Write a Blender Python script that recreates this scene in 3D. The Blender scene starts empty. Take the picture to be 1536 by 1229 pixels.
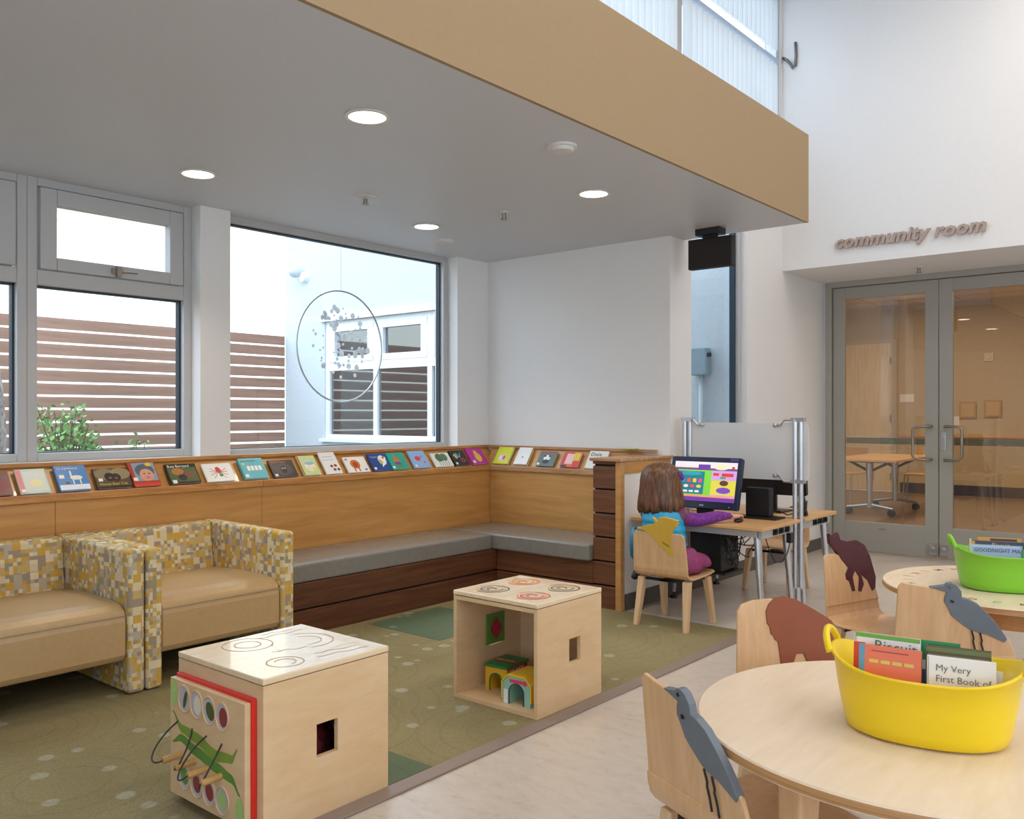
import bpy, bmesh, math, random
from mathutils import Matrix, Vector
random.seed(7)
sc = bpy.context.scene
COL = sc.collection
# ------------------------------------------------------------------ camera
cam_data = bpy.data.cameras.new('camera')
cam_data.sensor_width = 36.0
cam_data.lens = 36.0 * 1309 / 1536
cam_data.shift_y = 7.5 / 1536
cam_data.clip_start = 0.02
cam = bpy.data.objects.new('camera', cam_data)
COL.objects.link(cam)
cam.location = (0, 0, 1.27)
cam.rotation_euler = (math.pi / 2, 0, math.atan2(1097, 1309))
sc.camera = cam
# ------------------------------------------------------------------ world, exposure
sc.view_settings.view_transform = 'Standard'
sc.view_settings.look = 'None'
sc.view_settings.gamma = 1.0
sc.view_settings.exposure = 0.15
sc.view_settings.use_curve_mapping = False
world = bpy.data.worlds.new('sky')
sc.world = world
world.use_nodes = True
wbg = world.node_tree.nodes['Background']
wbg.inputs[0].default_value = (0.70, 0.84, 1.0, 1)
wbg.inputs[1].default_value = 4.2
sc.cycles.use_denoising = True
sc.cycles.max_bounces = 8
sc.cycles.sample_clamp_indirect = 6.0

def area_light(name, loc, size, power, color, rot=(0, 0, 0), spread=180):
    l = bpy.data.lights.new(name, 'AREA')
    l.shape = 'RECTANGLE'; l.size, l.size_y = size
    l.energy = power; l.color = color; l.spread = math.radians(spread)
    o = bpy.data.objects.new(name, l); COL.objects.link(o)
    o.location = loc; o.rotation_euler = rot
    return o
# added unseen fill lamps for the tall main room and room behind the doors
WARM = (1.0, 0.90, 0.79)
for lx, ly in ((-0.6, 0.4), (-0.6, 3.2), (-0.6, 6.0), (2.0, 0.4), (2.0, 3.2), (2.0, 6.0)):
    area_light('added_room_light', (lx, ly, 4.86), (0.55, 1.6), 26, WARM)
for lx, ly in ((-3.6, 10.2), (-0.8, 10.2), (-3.6, 13.0), (-0.8, 13.0)):
    area_light('added_community_light', (lx, ly, 2.98), (0.6, 1.2), 34, (1.0, 0.88, 0.74))

# ------------------------------------------------------------------ materials
def lin(c):
    c = c / 255.0
    return c / 12.92 if c <= 0.04045 else ((c + 0.055) / 1.055) ** 2.4
def rgb(h):
    h = h.lstrip('#')
    return tuple(lin(int(h[i:i + 2], 16)) for i in (0, 2, 4)) + (1,)
MC = {}
def mat(h, rough=0.6, metal=0.0, key='', spec=0.5, coat=0.0):
    k = (h, rough, metal, key, spec, coat)
    if k in MC: return MC[k]
    m = bpy.data.materials.new('plain_' + h.strip('#')); m.use_nodes = True
    b = m.node_tree.nodes['Principled BSDF']
    b.inputs['Base Color'].default_value = rgb(h)
    b.inputs['Roughness'].default_value = rough
    b.inputs['Metallic'].default_value = metal
    b.inputs['Specular IOR Level'].default_value = spec
    b.inputs['Coat Weight'].default_value = coat
    MC[k] = m
    return m
def nodes(name):
    m = bpy.data.materials.new(name); m.use_nodes = True
    nt = m.node_tree
    return m, nt, nt.nodes['Principled BSDF']
def N(nt, t, **kw):
    n = nt.nodes.new(t)
    for k, v in kw.items(): setattr(n, k, v)
    return n
def ramp(nt, fac, stops, interp='LINEAR'):
    r = N(nt, 'ShaderNodeValToRGB'); r.color_ramp.interpolation = interp
    e = r.color_ramp.elements
    while len(e) < len(stops): e.new(0.5)
    for i, (p, c) in enumerate(stops): e[i].position = p; e[i].color = rgb(c)
    nt.links.new(fac, r.inputs[0])
    return r.outputs[0]
def coords(nt, scale=(1, 1, 1), loc=(0, 0, 0), rot=(0, 0, 0)):
    t = N(nt, 'ShaderNodeTexCoord'); mp = N(nt, 'ShaderNodeMapping')
    mp.inputs['Scale'].default_value = scale; mp.inputs['Location'].default_value = loc
    mp.inputs['Rotation'].default_value = rot
    nt.links.new(t.outputs['Object'], mp.inputs[0])
    return mp.outputs[0]
def noise(nt, vec, scale, detail=4, rough=0.5, dist=0.0):
    n = N(nt, 'ShaderNodeTexNoise'); n.inputs['Scale'].default_value = scale
    n.inputs['Detail'].default_value = detail; n.inputs['Roughness'].default_value = rough
    n.inputs['Distortion'].default_value = dist
    nt.links.new(vec, n.inputs['Vector'])
    return n.outputs['Fac']
def bump(nt, b, h, s=0.2, d=0.01):
    n = N(nt, 'ShaderNodeBump'); n.inputs['Strength'].default_value = s; n.inputs['Distance'].default_value = d
    nt.links.new(h, n.inputs['Height']); nt.links.new(n.outputs[0], b.inputs['Normal'])
def wood(name, c0, c1, grain=(1, 1, 14), rough=0.4, s=3.0, coat=0.0):
    m, nt, b = nodes(name)
    v = coords(nt, grain)
    f = noise(nt, v, s, 6, 0.6, 0.6)
    nt.links.new(ramp(nt, f, [(0.3, c0), (0.7, c1)]), b.inputs['Base Color'])
    b.inputs['Roughness'].default_value = rough; b.inputs['Coat Weight'].default_value = coat
    return m
def mottled(name, c0, c1, scale, rough=0.6, bmp=0.0, detail=5, c2=None):
    m, nt, b = nodes(name)
    f = noise(nt, coords(nt), scale, detail, 0.62)
    st = [(0.32, c0), (0.68, c1)] if c2 is None else [(0.25, c0), (0.5, c1), (0.75, c2)]
    nt.links.new(ramp(nt, f, st), b.inputs['Base Color'])
    b.inputs['Roughness'].default_value = rough
    if bmp: bump(nt, b, f, bmp, 0.005)
    return m
M = {}
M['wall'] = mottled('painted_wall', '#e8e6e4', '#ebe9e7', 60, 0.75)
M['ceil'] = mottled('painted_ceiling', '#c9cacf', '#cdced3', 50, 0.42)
M['tan'] = mottled('tan_paint', '#9c8463', '#9f8766', 40, 0.7)
M['birch_x'] = wood('birch_ply', '#e0c498', '#ecd6b0', (2, 2, 18), 0.35, 2.0)
M['birch_h'] = wood('birch_ply_flat', '#e4cfb2', '#eedcc4', (14, 2, 14), 0.35, 2.0)
M['cubetop'] = wood('lacquered_birch', '#e2c9a2', '#ecd8b8', (14, 2, 14), 0.24, 2.0, 0.6)
M['edge'] = wood('ply_edge', '#a87848', '#c99c68', (1, 1, 90), 0.5, 2.0)
M['cube'] = wood('pale_ply', '#d6b487', '#e0c29a', (3, 3, 12), 0.36, 2.0)
M['beech'] = wood('beech_ply', '#cfa273', '#deb68a', (22, 22, 2), 0.33, 2.0)
M['leg'] = wood('beech_leg', '#d6b084', '#e3c29a', (22, 22, 2), 0.4, 2.0)
M['walnut_y'] = wood('walnut_board', '#4c2a19', '#6f432a', (8, 1.0, 14), 0.42, 2.5)
M['walnut_x'] = wood('walnut_board_b', '#5b351f', '#7d4f33', (1.0, 8, 14), 0.42, 2.5)
M['maple_y'] = wood('honey_maple', '#b9803f', '#cf9a58', (6, 0.8, 9), 0.3, 2.2, 0.15)
M['maple_x'] = wood('honey_maple_b', '#bb8648', '#cf9f64', (0.8, 6, 9), 0.3, 2.2, 0.15)
M['ledge_y'] = wood('ledge_wood', '#a5682f', '#d49a58', (10, 1.2, 10), 0.3, 3.0, 0.2)
M['ledge_x'] = wood('ledge_wood_b', '#9c6c40', '#cda176', (1.2, 10, 10), 0.3, 3.0, 0.2)
M['desk'] = wood('desk_laminate', '#cf9c62', '#dcae78', (1.2, 10, 10), 0.35, 2.0)
M['cushion'] = mottled('grey_vinyl', '#7f7a72', '#878279', 30, 0.24)
M['leather'] = mottled('tan_vinyl', '#b9986a', '#bf9e70', 40, 0.36)
M['alu'] = mat('#bcbbba', 0.45, 0.12, 'alu')
M['chrome'] = mat('#c4c6c9', 0.32, 0.85, 'chrome')
M['steel'] = mat('#9c948a', 0.35, 0.85, 'steel')
M['black'] = mat('#16161a', 0.45)
M['doorframe'] = mat('#a5a298', 0.5, 0.1, 'dframe')
M['base'] = mat('#5b5752', 0.55)
M['fence'] = wood('fence_wood', '#866350', '#a67e6a', (2, 0.5, 9), 0.7, 2.0)
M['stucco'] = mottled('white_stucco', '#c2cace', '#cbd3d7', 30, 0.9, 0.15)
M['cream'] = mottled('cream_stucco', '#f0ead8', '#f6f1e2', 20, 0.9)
M['bark'] = mottled('tree_bark', '#5f5650', '#b3aaa0', 26, 0.95, 0.9)
M['woodfloor'] = wood('community_floor', '#7d6552', '#968170', (1, 10, 1), 0.35, 2.0)
M['commwall'] = mottled('community_wall', '#c4ad88', '#cab490', 20, 0.7)
def glass_mat(name, tint='#ffffff', refl=0.06, rough=0.0):
    m = bpy.data.materials.new(name); m.use_nodes = True
    nt = m.node_tree; nt.nodes.clear()
    o = N(nt, 'ShaderNodeOutputMaterial'); t = N(nt, 'ShaderNodeBsdfTransparent'); g = N(nt, 'ShaderNodeBsdfGlossy')
    mx = N(nt, 'ShaderNodeMixShader'); t.inputs[0].default_value = rgb(tint)
    g.inputs['Roughness'].default_value = rough; mx.inputs[0].default_value = refl
    nt.links.new(t.outputs[0], mx.inputs[1]); nt.links.new(g.outputs[0], mx.inputs[2]); nt.links.new(mx.outputs[0], o.inputs[0])
    return m
M['glass'] = glass_mat('clear_glass', '#fafcfd', 0.05)
M['doorglass'] = glass_mat('door_glass', '#f3eee6', 0.10)
M['farglass'] = glass_mat('grey_glass', '#7d8a92', 0.35)
def frosted():
    m = bpy.data.materials.new('frosted_acrylic'); m.use_nodes = True
    nt = m.node_tree; nt.nodes.clear()
    o = N(nt, 'ShaderNodeOutputMaterial'); t = N(nt, 'ShaderNodeBsdfTranslucent'); d = N(nt, 'ShaderNodeBsdfDiffuse')
    tr = N(nt, 'ShaderNodeBsdfTransparent')
    a = N(nt, 'ShaderNodeMixShader'); b = N(nt, 'ShaderNodeMixShader')
    t.inputs[0].default_value = rgb('#f2f3f4'); d.inputs[0].default_value = rgb('#eeeff0')
    a.inputs[0].default_value = 0.45; b.inputs[0].default_value = 0.25
    nt.links.new(t.outputs[0], a.inputs[1]); nt.links.new(d.outputs[0], a.inputs[2])
    nt.links.new(a.outputs[0], b.inputs[1]); nt.links.new(tr.outputs[0], b.inputs[2]); nt.links.new(b.outputs[0], o.inputs[0])
    return m
M['frost'] = frosted()
def emit(name, h, s):
    m = bpy.data.materials.new(name); m.use_nodes = True
    b = m.node_tree.nodes['Principled BSDF']
    b.inputs['Base Color'].default_value = rgb(h); b.inputs['Emission Color'].default_value = rgb(h)
    b.inputs['Emission Strength'].default_value = s
    return m
M['lamp'] = emit('lamp_lens', '#fff1dc', 7.0)
M['blind'] = None
def blind():
    m, nt, b = nodes('vane_fabric')
    b.inputs['Base Color'].default_value = rgb('#eef1f3'); b.inputs['Roughness'].default_value = 0.8
    b.inputs['Transmission Weight'].default_value = 0.0
    t = N(nt, 'ShaderNodeBsdfTranslucent'); t.inputs[0].default_value = rgb('#eef2f5')
    mx = N(nt, 'ShaderNodeMixShader'); mx.inputs[0].default_value = 0.45
    out = nt.nodes['Material Output']
    nt.links.new(b.outputs[0], mx.inputs[1]); nt.links.new(t.outputs[0], mx.inputs[2]); nt.links.new(mx.outputs[0], out.inputs[0])
    return m
M['blind'] = blind()
def lino():
    m, nt, b = nodes('marbled_linoleum')
    v = coords(nt, (1.0, 2.2, 1.0))
    f = noise(nt, v, 9, 8, 0.78, 0.4)
    base = ramp(nt, f, [(0.3, '#b3a79b'), (0.46, '#c6bbaf'), (0.7, '#cfc5ba')])
    fl = ramp(nt, noise(nt, v, 34, 3, 0.6, 0.9), [(0.66, '#000000'), (0.74, '#ffffff')])
    k = N(nt, 'ShaderNodeMath', operation='MULTIPLY'); nt.links.new(fl, k.inputs[0]); k.inputs[1].default_value = 0.45
    mx = N(nt, 'ShaderNodeMix', data_type='RGBA'); nt.links.new(k.outputs[0], mx.inputs['Factor']); nt.links.new(base, mx.inputs['A']); mx.inputs['B'].default_value = rgb('#8f8479')
    nt.links.new(mx.outputs['Result'], b.inputs['Base Color'])
    b.inputs['Roughness'].default_value = 0.28
    return m
M['lino'] = lino()
def carpet_mat(name, a, bcol, c, blot):
    m, nt, b = nodes(name)
    v = coords(nt)
    f = noise(nt, v, 260, 2, 0.5)
    big = noise(nt, v, 1.6, 3, 0.5)
    base = ramp(nt, big, [(0.3, a), (0.7, bcol)])
    vor = N(nt, 'ShaderNodeTexVoronoi'); vor.inputs['Scale'].default_value = 7.5
    nt.links.new(v, vor.inputs['Vector'])
    spots = ramp(nt, vor.outputs['Distance'], [(0.20, '#ffffff'), (0.26, '#000000')])
    pick = N(nt, 'ShaderNodeSeparateColor'); nt.links.new(vor.outputs['Color'], pick.inputs[0])
    thr = N(nt, 'ShaderNodeMath', operation='GREATER_THAN'); thr.inputs[1].default_value = 0.5
    nt.links.new(pick.outputs[0], thr.inputs[0])
    mu = N(nt, 'ShaderNodeMath', operation='MULTIPLY'); nt.links.new(spots, mu.inputs[0]); nt.links.new(thr.outputs[0], mu.inputs[1])
    mu2 = N(nt, 'ShaderNodeMath', operation='MULTIPLY'); nt.links.new(mu.outputs[0], mu2.inputs[0]); mu2.inputs[1].default_value = 0.55
    # rippled growth-ring lines
    v2 = N(nt, 'ShaderNodeTexVoronoi'); v2.inputs['Scale'].default_value = 1.5; nt.links.new(v, v2.inputs['Vector'])
    sn = N(nt, 'ShaderNodeMath', operation='MULTIPLY'); sn.inputs[1].default_value = 62; nt.links.new(v2.outputs['Distance'], sn.inputs[0])
    si = N(nt, 'ShaderNodeMath', operation='SINE'); nt.links.new(sn.outputs[0], si.inputs[0])
    rr = ramp(nt, si.outputs[0], [(0.86, '#000000'), (0.97, '#ffffff')])
    ml = N(nt, 'ShaderNodeMath', operation='MULTIPLY'); nt.links.new(rr, ml.inputs[0]); ml.inputs[1].default_value = 0.22
    m1 = N(nt, 'ShaderNodeMix', data_type='RGBA'); nt.links.new(mu2.outputs[0], m1.inputs['Factor']); nt.links.new(base, m1.inputs['A']); m1.inputs['B'].default_value = rgb(blot)
    m2 = N(nt, 'ShaderNodeMix', data_type='RGBA'); nt.links.new(ml.outputs[0], m2.inputs['Factor']); nt.links.new(m1.outputs['Result'], m2.inputs['A']); m2.inputs['B'].default_value = rgb(c)
    m3 = N(nt, 'ShaderNodeMix', data_type='RGBA', blend_type='OVERLAY'); m3.inputs['Factor'].default_value = 0.45
    nt.links.new(m2.outputs['Result'], m3.inputs['A']); nt.links.new(ramp(nt, f, [(0.35, '#606060'), (0.65, '#a8a8a8')]), m3.inputs['B'])
    nt.links.new(m3.outputs['Result'], b.inputs['Base Color'])
    b.inputs['Roughness'].default_value = 0.95; b.inputs['Specular IOR Level'].default_value = 0.1
    bump(nt, b, f, 0.5, 0.004)
    return m
M['carpet'] = carpet_mat('olive_carpet', '#938762', '#a59972', '#78724f', '#c2c3b2')
M['tealcarpet'] = carpet_mat('teal_carpet', '#66755c', '#748268', '#567068', '#93a698')
def pixel_fabric():
    m, nt, b = nodes('pixel_fabric')
    def cells(size, off):
        v = coords(nt, (1 / size,) * 3, off)
        fl = N(nt, 'ShaderNodeVectorMath', operation='FLOOR'); nt.links.new(v, fl.inputs[0])
        w = N(nt, 'ShaderNodeTexWhiteNoise'); nt.links.new(fl.outputs[0], w.inputs['Vector'])
        return w.outputs['Value']
    pal = [(0.0, '#cda34c'), (0.20, '#a2937c'), (0.40, '#d8c7a2'), (0.60, '#c9ab6a'), (0.74, '#b8ac98'), (0.87, '#dfd0aa')]
    small = ramp(nt, cells(0.0185, (0.31, 0.37, 0.43)), pal, 'CONSTANT')
    bigc = ramp(nt, cells(0.037, (0.155, 0.185, 0.215)), pal, 'CONSTANT')
    sel = N(nt, 'ShaderNodeMath', operation='GREATER_THAN'); sel.inputs[1].default_value = 0.6
    nt.links.new(cells(0.037, (7.155, 3.185, 5.215)), sel.inputs[0])
    mx = N(nt, 'ShaderNodeMix', data_type='RGBA'); nt.links.new(sel.outputs[0], mx.inputs['Factor'])
    nt.links.new(small, mx.inputs['A']); nt.links.new(bigc, mx.inputs['B'])
    nt.links.new(mx.outputs['Result'], b.inputs['Base Color'])
    b.inputs['Roughness'].default_value = 0.85; b.inputs['Specular IOR Level'].default_value = 0.2
    return m
M['pixel'] = pixel_fabric()

# ------------------------------------------------------------------ mesh builder
class MB:
    def __init__(s): s.v = []; s.f = []; s.mi = []; s.cur = 0
    def add(s, vs, fs):
        o = len(s.v); s.v += [tuple(p) for p in vs]
        for f in fs: s.f.append(tuple(i + o for i in f)); s.mi.append(s.cur)
        return s
    def box(s, x0, x1, y0, y1, z0, z1, m=None):
        vs = [(x, y, z) for z in (z0, z1) for y in (y0, y1) for x in (x0, x1)]
        if m: vs = [m @ Vector(p) for p in vs]
        return s.add(vs, [(0, 2, 3, 1), (4, 5, 7, 6), (0, 1, 5, 4), (2, 6, 7, 3), (0, 4, 6, 2), (1, 3, 7, 5)])
    def loft(s, rings, cap=True, closed=True):
        n = len(rings[0]); vs = [p for r in rings for p in r]; fs = []
        for i in range(len(rings) - 1):
            for j in range(n if closed else n - 1):
                k = (j + 1) % n
                fs.append((i * n + j, i * n + k, (i + 1) * n + k, (i + 1) * n + j))
        if cap: fs += [tuple(range(n - 1, -1, -1)), tuple(range((len(rings) - 1) * n, len(rings) * n))]
        return s.add(vs, fs)
    def cyl(s, p0, p1, r0, r1=None, n=12):
        r1 = r0 if r1 is None else r1
        p0, p1 = Vector(p0), Vector(p1); d = (p1 - p0).normalized()
        a = d.orthogonal().normalized(); b = d.cross(a)
        return s.loft([[p + (a * math.cos(t) + b * math.sin(t)) * r for t in [2 * math.pi * i / n for i in range(n)]] for p, r in ((p0, r0), (p1, r1))])
    def tube(s, pts, r, n=8, closed=False):
        pts = [Vector(p) for p in pts]; rings = []; ref = None
        for i, p in enumerate(pts):
            a = pts[i - 1] if (i or closed) else p; b = pts[(i + 1) % len(pts)] if (i < len(pts) - 1 or closed) else p
            d = (b - a).normalized()
            if ref is None: ref = d.orthogonal().normalized()
            ref = (ref - d * ref.dot(d)).normalized(); w = d.cross(ref)
            rr = r[i] if isinstance(r, (list, tuple)) else r
            rings.append([p + (ref * math.cos(t) + w * math.sin(t)) * rr for t in [2 * math.pi * k / n for k in range(n)]])
        if closed: rings.append(rings[0])
        return s.loft(rings, cap=not closed)
    def lathe(s, prof, c=(0, 0, 0), n=24, sx=1, sy=1, cap=True):
        return s.loft([[(c[0] + r * sx * math.cos(2 * math.pi * i / n), c[1] + r * sy * math.sin(2 * math.pi * i / n), c[2] + z) for i in range(n)] for r, z in prof], cap=cap)
    def prism(s, poly, m, t0, t1):
        """poly in (u,v) placed by matrix m (u->x, v->y), extruded along local z t0..t1"""
        if sum(poly[i - 1][0] * poly[i][1] - poly[i][0] * poly[i - 1][1] for i in range(len(poly))) < 0: poly = poly[::-1]
        return s.loft([[m @ Vector((u, v, t)) for u, v in poly] for t in (t0, t1)])
    def ball(s, c, r, nu=16, nv=10):
        rx, ry, rz = r if isinstance(r, (tuple, list)) else (r, r, r)
        return s.loft([[(c[0] + rx * math.sin(a) * math.cos(2 * math.pi * i / nu), c[1] + ry * math.sin(a) * math.sin(2 * math.pi * i / nu), c[2] - rz * math.cos(a)) for i in range(nu)] for a in [math.pi * (k + 0.02) / (nv + 0.04) for k in range(nv + 1)]])
    def mesh(s, name, mats, smooth=False):
        me = bpy.data.meshes.new(name); me.from_pydata(s.v, [], s.f)
        for m in (mats if isinstance(mats, (list, tuple)) else [mats]): me.materials.append(m)
        if len(me.materials) > 1: me.polygons.foreach_set('material_index', s.mi)
        if smooth: me.polygons.foreach_set('use_smooth', [True] * len(me.polygons))
        me.validate(); me.update()
        return me
def wmat(o):
    return (wmat(o.parent) @ o.matrix_parent_inverse if o.parent else Matrix()) @ o.matrix_basis
def obj(name, mb, mats, parent=None, bevel=0.0, smooth=False, world=True, seg=2):
    me = mb.mesh(name, mats, smooth) if isinstance(mb, MB) else mb
    o = bpy.data.objects.new(name, me); COL.objects.link(o)
    if parent:
        o.parent = parent
        if world: o.matrix_parent_inverse = wmat(parent).inverted()
    if bevel:
        b = o.modifiers.new('bevel', 'BEVEL'); b.width = bevel; b.segments = seg; b.limit_method = 'ANGLE'; b.angle_limit = math.radians(40)
    return o
def tag(o, label, cat, group=None):
    o['label'] = label; o['category'] = cat
    if group: o['group'] = group
    return o
def struct(o, label=None, cat=None):
    o['kind'] = 'structure'
    if label: o['label'] = label; o['category'] = cat or 'wall'
    return o
def thing(name, label, cat, loc=(0, 0, 0), rotz=0.0, group=None):
    o = bpy.data.objects.new(name, None); COL.objects.link(o); o.empty_display_size = 0.1
    o.location = loc; o.rotation_euler = (0, 0, rotz)
    return tag(o, label, cat, group)
def B(*a): return MB().box(*a)
def place(x, y, z, rz=0.0): return Matrix.Translation((x, y, z)) @ Matrix.Rotation(rz, 4, 'Z')
def text_mesh(s, size, extrude=0.0, align='LEFT', shear=0.0, bold=0.0):
    c = bpy.data.curves.new('lettering', 'FONT'); c.body = s; c.size = size; c.extrude = extrude; c.align_x = align; c.shear = shear; c.offset = bold
    c.resolution_u = 2
    o = bpy.data.objects.new('lettering', c); COL.objects.link(o)
    bpy.context.view_layer.update()
    me = bpy.data.meshes.new_from_object(o.evaluated_get(bpy.context.evaluated_depsgraph_get()))
    bpy.data.objects.remove(o)
    me.materials.clear()
    return me
def text(name, s, size, m, mtx, parent, extrude=0.0, align='LEFT', shear=0.0, bold=0.0):
    me = text_mesh(s, size, extrude, align, shear, bold); me.materials.append(m); me.transform(mtx)
    return obj(name, me, None, parent)
def frame(u, v, o):
    u = Vector(u).normalized(); v = Vector(v); v = (v - u * v.dot(u)).normalized(); w = u.cross(v)
    return Matrix(((u.x, v.x, w.x, o[0]), (u.y, v.y, w.y, o[1]), (u.z, v.z, w.z, o[2]), (0, 0, 0, 1)))

# ================================================================== SETTING
XW, YB, ZC, YH, YD = -4.77, 5.38, 2.52, 7.323, 8.29
struct(obj('floor', B(-5.0, 3.2, -2.5, YD, -0.1, 0.0), M['lino']), 'pale grey marbled linoleum floor of the main room', 'floor')
struct(obj('floor', B(-7.5, 2.5, YD + 0.001, 15.04, -0.1, -0.001), M['woodfloor']), 'brown wood floor seen through the glass doors', 'floor')
cp = tag(obj('carpet', MB().box(-4.12, -2.225, -2.4, 4.775, 0.0, 0.006).box(-4.625, -4.12, -2.4, 2.83, 0.0, 0.006), M['carpet']), 'olive patterned carpet under the armchairs and play cubes', 'carpet')
for x0, y0 in ((-4.05, 3.475), (-2.84, 1.60), (-3.43, 0.38)):
    obj('carpet_tile', B(x0, x0 + 0.61, y0, y0 + 0.613, 0.004, 0.0075), M['tealcarpet'], cp)
struct(obj('trim_1', B(-2.225, -2.158, -2.4, 4.80, 0.0, 0.009), mat('#8b7a70', 0.5), None, 0.003), 'brown edging strip along the carpet', 'trim')
# window wall
w = MB()
w.box(-5.02, XW, -2.5, 5.6, 0, 1.0)
w.box(-5.02, XW, -2.5, 5.6, 2.522, 3.0)
w.box(-5.02, XW, 2.797, 2.998, 1.0, 2.522)
w.box(-5.02, XW, 5.02, 5.6, 1.0, 2.522)
w.box(-5.02, XW, -2.5, 0.02, 1.0, 2.522)
struct(obj('wall_left', w, M['wall']), 'white window wall with a white pillar between the windows', 'wall')
struct(obj('wall_back', B(XW, -3.07, YB, 5.56, 0, 2.522), M['wall']), 'white wall behind the corner of the bench', 'wall')
w = MB()                                     # side wall with tall narrow window, clerestory above
w.box(-3.22, -3.071, 5.56, 5.69, 0, 3.1); w.box(-3.22, -3.071, 6.62, YD, 0, 3.1)
w.box(-3.22, -3.071, 5.69, 6.62, 0, 0.85)
w.box(-3.22, -3.07, -2.5, YD, 3.1, 3.42); w.box(-3.22, -3.07, -2.5, YD, 4.92, 5.0)
w.box(-3.22, -3.07, -2.5, 1.6, 3.42, 4.92); w.box(-3.22, -3.07, 7.29, YD, 3.42, 4.92)
struct(obj('wall_side', w, M['wall']), 'white side wall holding the tall narrow window', 'wall')
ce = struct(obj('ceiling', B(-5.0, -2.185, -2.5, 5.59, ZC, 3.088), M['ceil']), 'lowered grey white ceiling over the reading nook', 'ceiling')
obj('fascia', B(-2.186, -2.168, -2.5, 5.591, ZC - 0.001, 3.09), M['tan'], ce)['label'] = 'tan painted fascia board'
hd = MB(); hd.box(-3.07, 3.2, YH, YD, 2.516, 5.0)
struct(obj('wall_front', hd, M['wall']), 'white wall above the recessed double doors', 'wall')
dw = MB(); dw.box(-3.22, -3.04, YD, YD + 0.12, 0, 2.6); dw.box(-1.07, 3.2, YD, YD + 0.12, 0, 2.6)
struct(obj('wall_door', dw, M['wall']), 'narrow white wall strips beside the double doors', 'wall')
struct(obj('wall_right', MB().box(3.2, 3.35, -2.5, YD, 0, 0.9).box(3.2, 3.35, -2.5, YD, 2.3, 5).box(3.2, 3.35, -2.5, -0.5, 0.9, 2.3).box(3.2, 3.35, 4.0, YD, 0.9, 2.3), M['wall']), 'white wall on the far right side', 'wall')
struct(obj('wall_rear', MB().box(-5, 3.35, -2.65, -2.5, 0, 0.9).box(-5, 3.35, -2.65, -2.5, 2.5, 5).box(-5, -1.2, -2.65, -2.5, 0.9, 2.5).box(1.6, 3.35, -2.65, -2.5, 0.9, 2.5), M['wall']), 'white wall behind the viewer', 'wall')
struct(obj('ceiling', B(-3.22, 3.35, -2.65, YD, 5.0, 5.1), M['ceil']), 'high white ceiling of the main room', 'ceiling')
struct(obj('baseboard_side', B(-3.07, -3.058, 4.80, YD, 0, 0.105), M['base'], None, 0.003), 'dark grey rubber baseboard under the desks', 'baseboard')

def window(name, label, Y0, Y1, X, z0, z1, transom=None, fw=0.05):
    """glazed unit in the plane x = X spanning Y0..Y1; transom: height where a casement sits above"""
    e = struct(thing(name, label, 'window', (X, (Y0 + Y1) / 2, z0)))
    f = MB()
    f.box(X - 0.05, X + 0.03, Y0, Y0 + fw, z0, z1); f.box(X - 0.05, X + 0.03, Y1 - fw, Y1, z0, z1)
    f.box(X - 0.05, X + 0.03, Y0 + fw, Y1 - fw, z0, z0 + 0.045); f.box(X - 0.05, X + 0.03, Y0 + fw, Y1 - fw, z1 - 0.045, z1)
    if transom: f.box(X - 0.05, X + 0.03, Y0 + fw, Y1 - fw, transom - 0.04, transom + 0.04)
    obj('window_frame', f, M['alu'], e, 0.004)
    g = MB()   # dark gasket
    zt = (transom - 0.04) if transom else z1 - 0.045
    a0, a1, b0, b1 = Y0 + fw, Y1 - fw, z0 + 0.045, zt
    for q in ((a0, a0 + 0.006, b0, b1), (a1 - 0.012, a1, b0, b1), (a0, a1, b1 - 0.01, b1), (a0, a1, b0, b0 + 0.005)):
        g.box(X - 0.045, X - 0.005, q[0], q[1], q[2], q[3])
    obj('gasket', g, mat('#27343f', 0.5), e)
    obj('pane', B(X - 0.022, X - 0.018, a0, a1, b0, b1), M['glass'], e)
    if transom:
        s = MB(); c0, c1, d0, d1 = Y0 + fw + 0.01, Y1 - fw - 0.01, transom + 0.045, z1 - 0.05; t = 0.085
        s.box(X - 0.02, X + 0.045, c0, c0 + t, d0, d1); s.box(X - 0.02, X + 0.045, c1 - t, c1, d0, d1)
        s.box(X - 0.02, X + 0.045, c0 + t, c1 - t, d0, d0 + t * 0.8); s.box(X - 0.02, X + 0.045, c0 + t, c1 - t, d1 - t, d1)
        sa = obj('sash', s, M['alu'], e, 0.005)
        obj('pane', B(X - 0.004, X + 0.0, c0 + t, c1 - t, d0 + t * 0.8, d1 - t), M['glass'], sa)
        ym = (c0 + c1) / 2
        obj('window_latch', MB().box(X + 0.045, X + 0.06, ym - 0.03, ym + 0.03, d0 + 0.02, d0 + 0.05).box(X + 0.055, X + 0.075, ym - 0.01, ym + 0.015, d0 + 0.0, d0 + 0.06).cyl((X + 0.065, ym, d0 + 0.03), (X + 0.07, ym + 0.11, d0 + 0.035), 0.006), M['steel'], sa)
    return e
window('window_1', 'window with a small casement above, left of the white pillar', 1.868, 2.797, -4.90, 1.02, 2.522, 1.995)
window('window_2', 'window at the left edge with a tree trunk behind it', 0.94, 1.868, -4.90, 1.02, 2.522, 1.995)
window('window_3', 'unseen window added for daylight beyond the tree trunk window', 0.02, 0.94, -4.90, 1.02, 2.522, 1.995)  # out-of-view unit added to let in more daylight
window('window_4', 'large fixed window with the ring decoration', 2.998, 5.02, -4.90, 1.005, 2.522, None, 0.055)
e5 = struct(thing('window_5', 'tall narrow window beside the desks', 'window', (-3.15, 6.1, 0.85)))
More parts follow.
